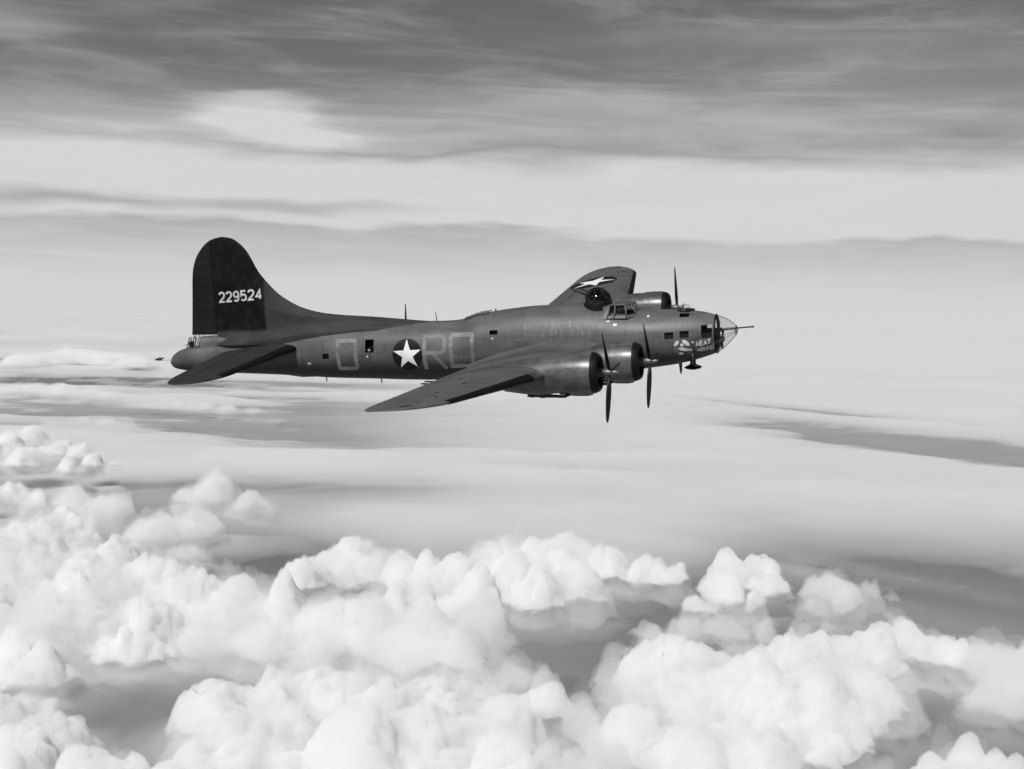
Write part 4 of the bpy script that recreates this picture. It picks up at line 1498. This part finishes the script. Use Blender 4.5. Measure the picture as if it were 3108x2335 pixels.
bob('tail_wheel_fairing', *fix_normals(*loft([np.stack([np.full(20, x), r_ * np.cos(t[::2]), float(fus_at(np.array([x]))[1][0]) + .06 + r_ * .8 * np.sin(t[::2])], 1) for x, r_ in ((-16.2, .02), (-16.5, .1), (-17.0, .15), (-17.5, .1), (-17.9, .02))])), M_FUS)


# ------------------------------------------------------------------ crew seen through hatch and glass
def person(name_label, pelvis, chest, neck, head, hands, facing, scale=1.0):
    """seated or standing figure in body axes, grown from a joint skeleton as one skin"""
    pel, ch, nk, hd = [np.array(p, float) for p in (pelvis, chest, neck, head)]
    f = np.array(facing, float)
    f /= np.linalg.norm(f)
    lat = np.cross([0, 0, 1.0], f)
    V = [pel, pel * .5 + ch * .5, ch, nk]
    Rr = [.15, .15, .17, .062]
    E_ = [(0, 1), (1, 2), (2, 3)]
    for s, hnd in zip((1, -1), hands):
        hnd = np.array(hnd, float)
        sh = ch + lat * .17 * s + np.array([0, 0, .06])
        el_ = sh * .5 + hnd * .5 + np.array([0, 0, -.09]) + lat * .05 * s
        k = len(V)
        V += [sh, el_, hnd]
        Rr += [.075, .055, .038]
        E_ += [(2, k), (k, k + 1), (k + 1, k + 2)]
    for s in (1, -1):                                   # thighs
        kn = pel + f * .42 + lat * .12 * s + np.array([0, 0, .02])
        ft = kn + np.array([0, 0, -.42])
        k = len(V)
        V += [pel + lat * .09 * s, kn, ft, ft + f * .14]
        Rr += [.10, .075, .05, .045]
        E_ += [(0, k), (k, k + 1), (k + 1, k + 2), (k + 2, k + 3)]
    org = pel.copy()
    root = bpy.data.objects.new('person', None)
    COL.objects.link(root)
    Mw = Matrix([list(Bw[i]) + [(BO + Bw @ org)[i]] for i in range(3)] + [[0, 0, 0, 1]])
    root.matrix_world = Mw
    root.empty_display_size = .3
    tag(root, name_label, 'person', 'crew of the bomber')

    def grow(nm, V_, R_, E__, mat):
        me = bpy.data.meshes.new(nm)
        me.from_pydata([tuple(np.array(v) - org) for v in V_], E__, [])
        ob = bpy.data.objects.new(nm, me)
        COL.objects.link(ob)
        sk = ob.modifiers.new('skin', 'SKIN')
        for i, r_ in enumerate(R_):
            me.skin_vertices[0].data[i].radius = (r_, r_)
        me.skin_vertices[0].data[0].use_root = True
        sd_ = ob.modifiers.new('sub', 'SUBSURF')
        sd_.levels = sd_.render_levels = 2
        dg = bpy.context.evaluated_depsgraph_get()
        m2 = bpy.data.meshes.new_from_object(ob.evaluated_get(dg))
        ob.modifiers.clear()
        ob.data = m2
        m2.materials.clear()
        m2.materials.append(mat)
        m2.polygons.foreach_set('use_smooth', [True] * len(m2.polygons))
        ob.parent = root
        return ob

    body = grow('body', V, Rr, E_, M_CLOTH)
    # head: skull with jaw, brow and nose; helmet shell over it
    n_u, n_v = 20, 14
    hv, hf = [], []
    up = np.array([0, 0, 1.0])
    for i in range(n_v + 1):
        a = math.pi * i / n_v - math.pi / 2
        for j in range(n_u):
            b = 2 * math.pi * j / n_u
            d_ = f * math.cos(b) * math.cos(a) * .098 + lat * math.sin(b) * math.cos(a) * .076 + up * math.sin(a) * .118
            if math.sin(a) < -.2:                       # chin comes forward, back of the skull tucks in
                d_ += f * .018 * (1 if math.cos(b) > 0 else .6) * -math.sin(a)
                d_ -= lat * math.sin(b) * .018 * -math.sin(a)
            if abs(b) < .35 or abs(b - 2 * math.pi) < .35:
                if -.25 < math.sin(a) < .12:
                    d_ += f * .022                      # nose
                if .12 <= math.sin(a) < .35:
                    d_ += f * .004
            hv.append(hd + d_)
    for i in range(n_v):
        for j in range(n_u):
            k = i * n_u + j
            k2 = i * n_u + (j + 1) % n_u
            hf.append((k, k2, k2 + n_u, k + n_u))
    me = bpy.data.meshes.new('head')
    me.from_pydata([tuple(v - org) for v in hv], [], hf)
    me.materials.append(M_SKIN)
    me.polygons.foreach_set('use_smooth', [True] * len(me.polygons))
    ho = bpy.data.objects.new('head', me)
    COL.objects.link(ho)
    ho.parent = root
    cv, cf = [], []
    for i in range(9):
        a = math.pi / 2 * i / 8
        for j in range(n_u):
            b = 2 * math.pi * j / n_u
            drop = -.055 * max(0, -math.cos(b) + .25) * (1 - i / 8)
            cv.append(hd + (f * math.cos(b) * .106 + lat * math.sin(b) * .086) * math.cos(a) + up * (.03 + drop + .102 * math.sin(a)))
    for i in range(8):
        for j in range(n_u):
            k, k2 = i * n_u + j, i * n_u + (j + 1) % n_u
            cf.append((k, k2, k2 + n_u, k + n_u))
    me = bpy.data.meshes.new('flight_helmet')
    me.from_pydata([tuple(v - org) for v in cv], [], cf)
    me.materials.append(M_HELM)
    me.polygons.foreach_set('use_smooth', [True] * len(me.polygons))
    hl = bpy.data.objects.new('flight_helmet', me)
    COL.objects.link(hl)
    hl.parent = root
    # hands: palm, four curled fingers and a thumb
    for s, hnd in zip((1, -1), hands):
        hnd = np.array(hnd, float)
        g = f * .9 + np.array([0, 0, -.1])
        g /= np.linalg.norm(g)
        Vh, Rh, Eh = [hnd, hnd + g * .05, hnd + g * .085], [.026, .034, .03], [(0, 1), (1, 2)]
        for q in range(4):
            o_ = lat * (q - 1.5) * .019
            ln_ = (.07, .08, .075, .058)[q]
            k = len(Vh)
            Vh += [hnd + g * .09 + o_, hnd + g * (.09 + ln_ * .55) + o_ + np.array([0, 0, -.012]), hnd + g * (.09 + ln_ * .75) + o_ + np.array([0, 0, -.045])]
            Rh += [.010, .009, .008]
            Eh += [(2, k), (k, k + 1), (k + 1, k + 2)]
        k = len(Vh)
        Vh += [hnd + g * .04 - lat * s * .035, hnd + g * .075 - lat * s * .05 + np.array([0, 0, -.02])]
        Rh += [.011, .009]
        Eh += [(1, k), (k, k + 1)]
        grow('hand', Vh, Rh, Eh, M_SKIN)
    return root


# gunner standing at the open waist hatch, looking out
person('airman in pale jacket and dark helmet leaning at the open waist hatch', (-13.72, -.02, -.62), (-13.74, -.22, -.12), (-13.74, -.30, .06), (-13.74, -.38, .20),
       [(-13.60, -.70, -.02), (-13.90, -.66, .02)], (.25, -1, 0))
person('airman in dark helmet at the controls behind the cockpit side window', (-4.30, -.26, .42), (-4.34, -.27, .90), (-4.33, -.27, 1.06), (-4.30, -.27, 1.19),
       [(-3.88, -.16, .92), (-3.88, -.38, .92)], (1, 0, 0))
person('airman on the far seat of the cockpit beyond the other helmet', (-4.30, .26, .42), (-4.34, .27, .90), (-4.33, .27, 1.06), (-4.30, .27, 1.19),
       [(-3.88, .38, .92), (-3.88, .16, .92)], (1, 0, 0))
gunw = bob('waist_gun', *join(tube((-13.76, -.45, .12), (-13.80, -1.30, .10), .022), tube((-13.76, -.55, .12), (-13.79, -.92, .11), .036), box(-13.80, -13.72, -.62, -.30, .05, .17)), M_GUN, sharp=30)
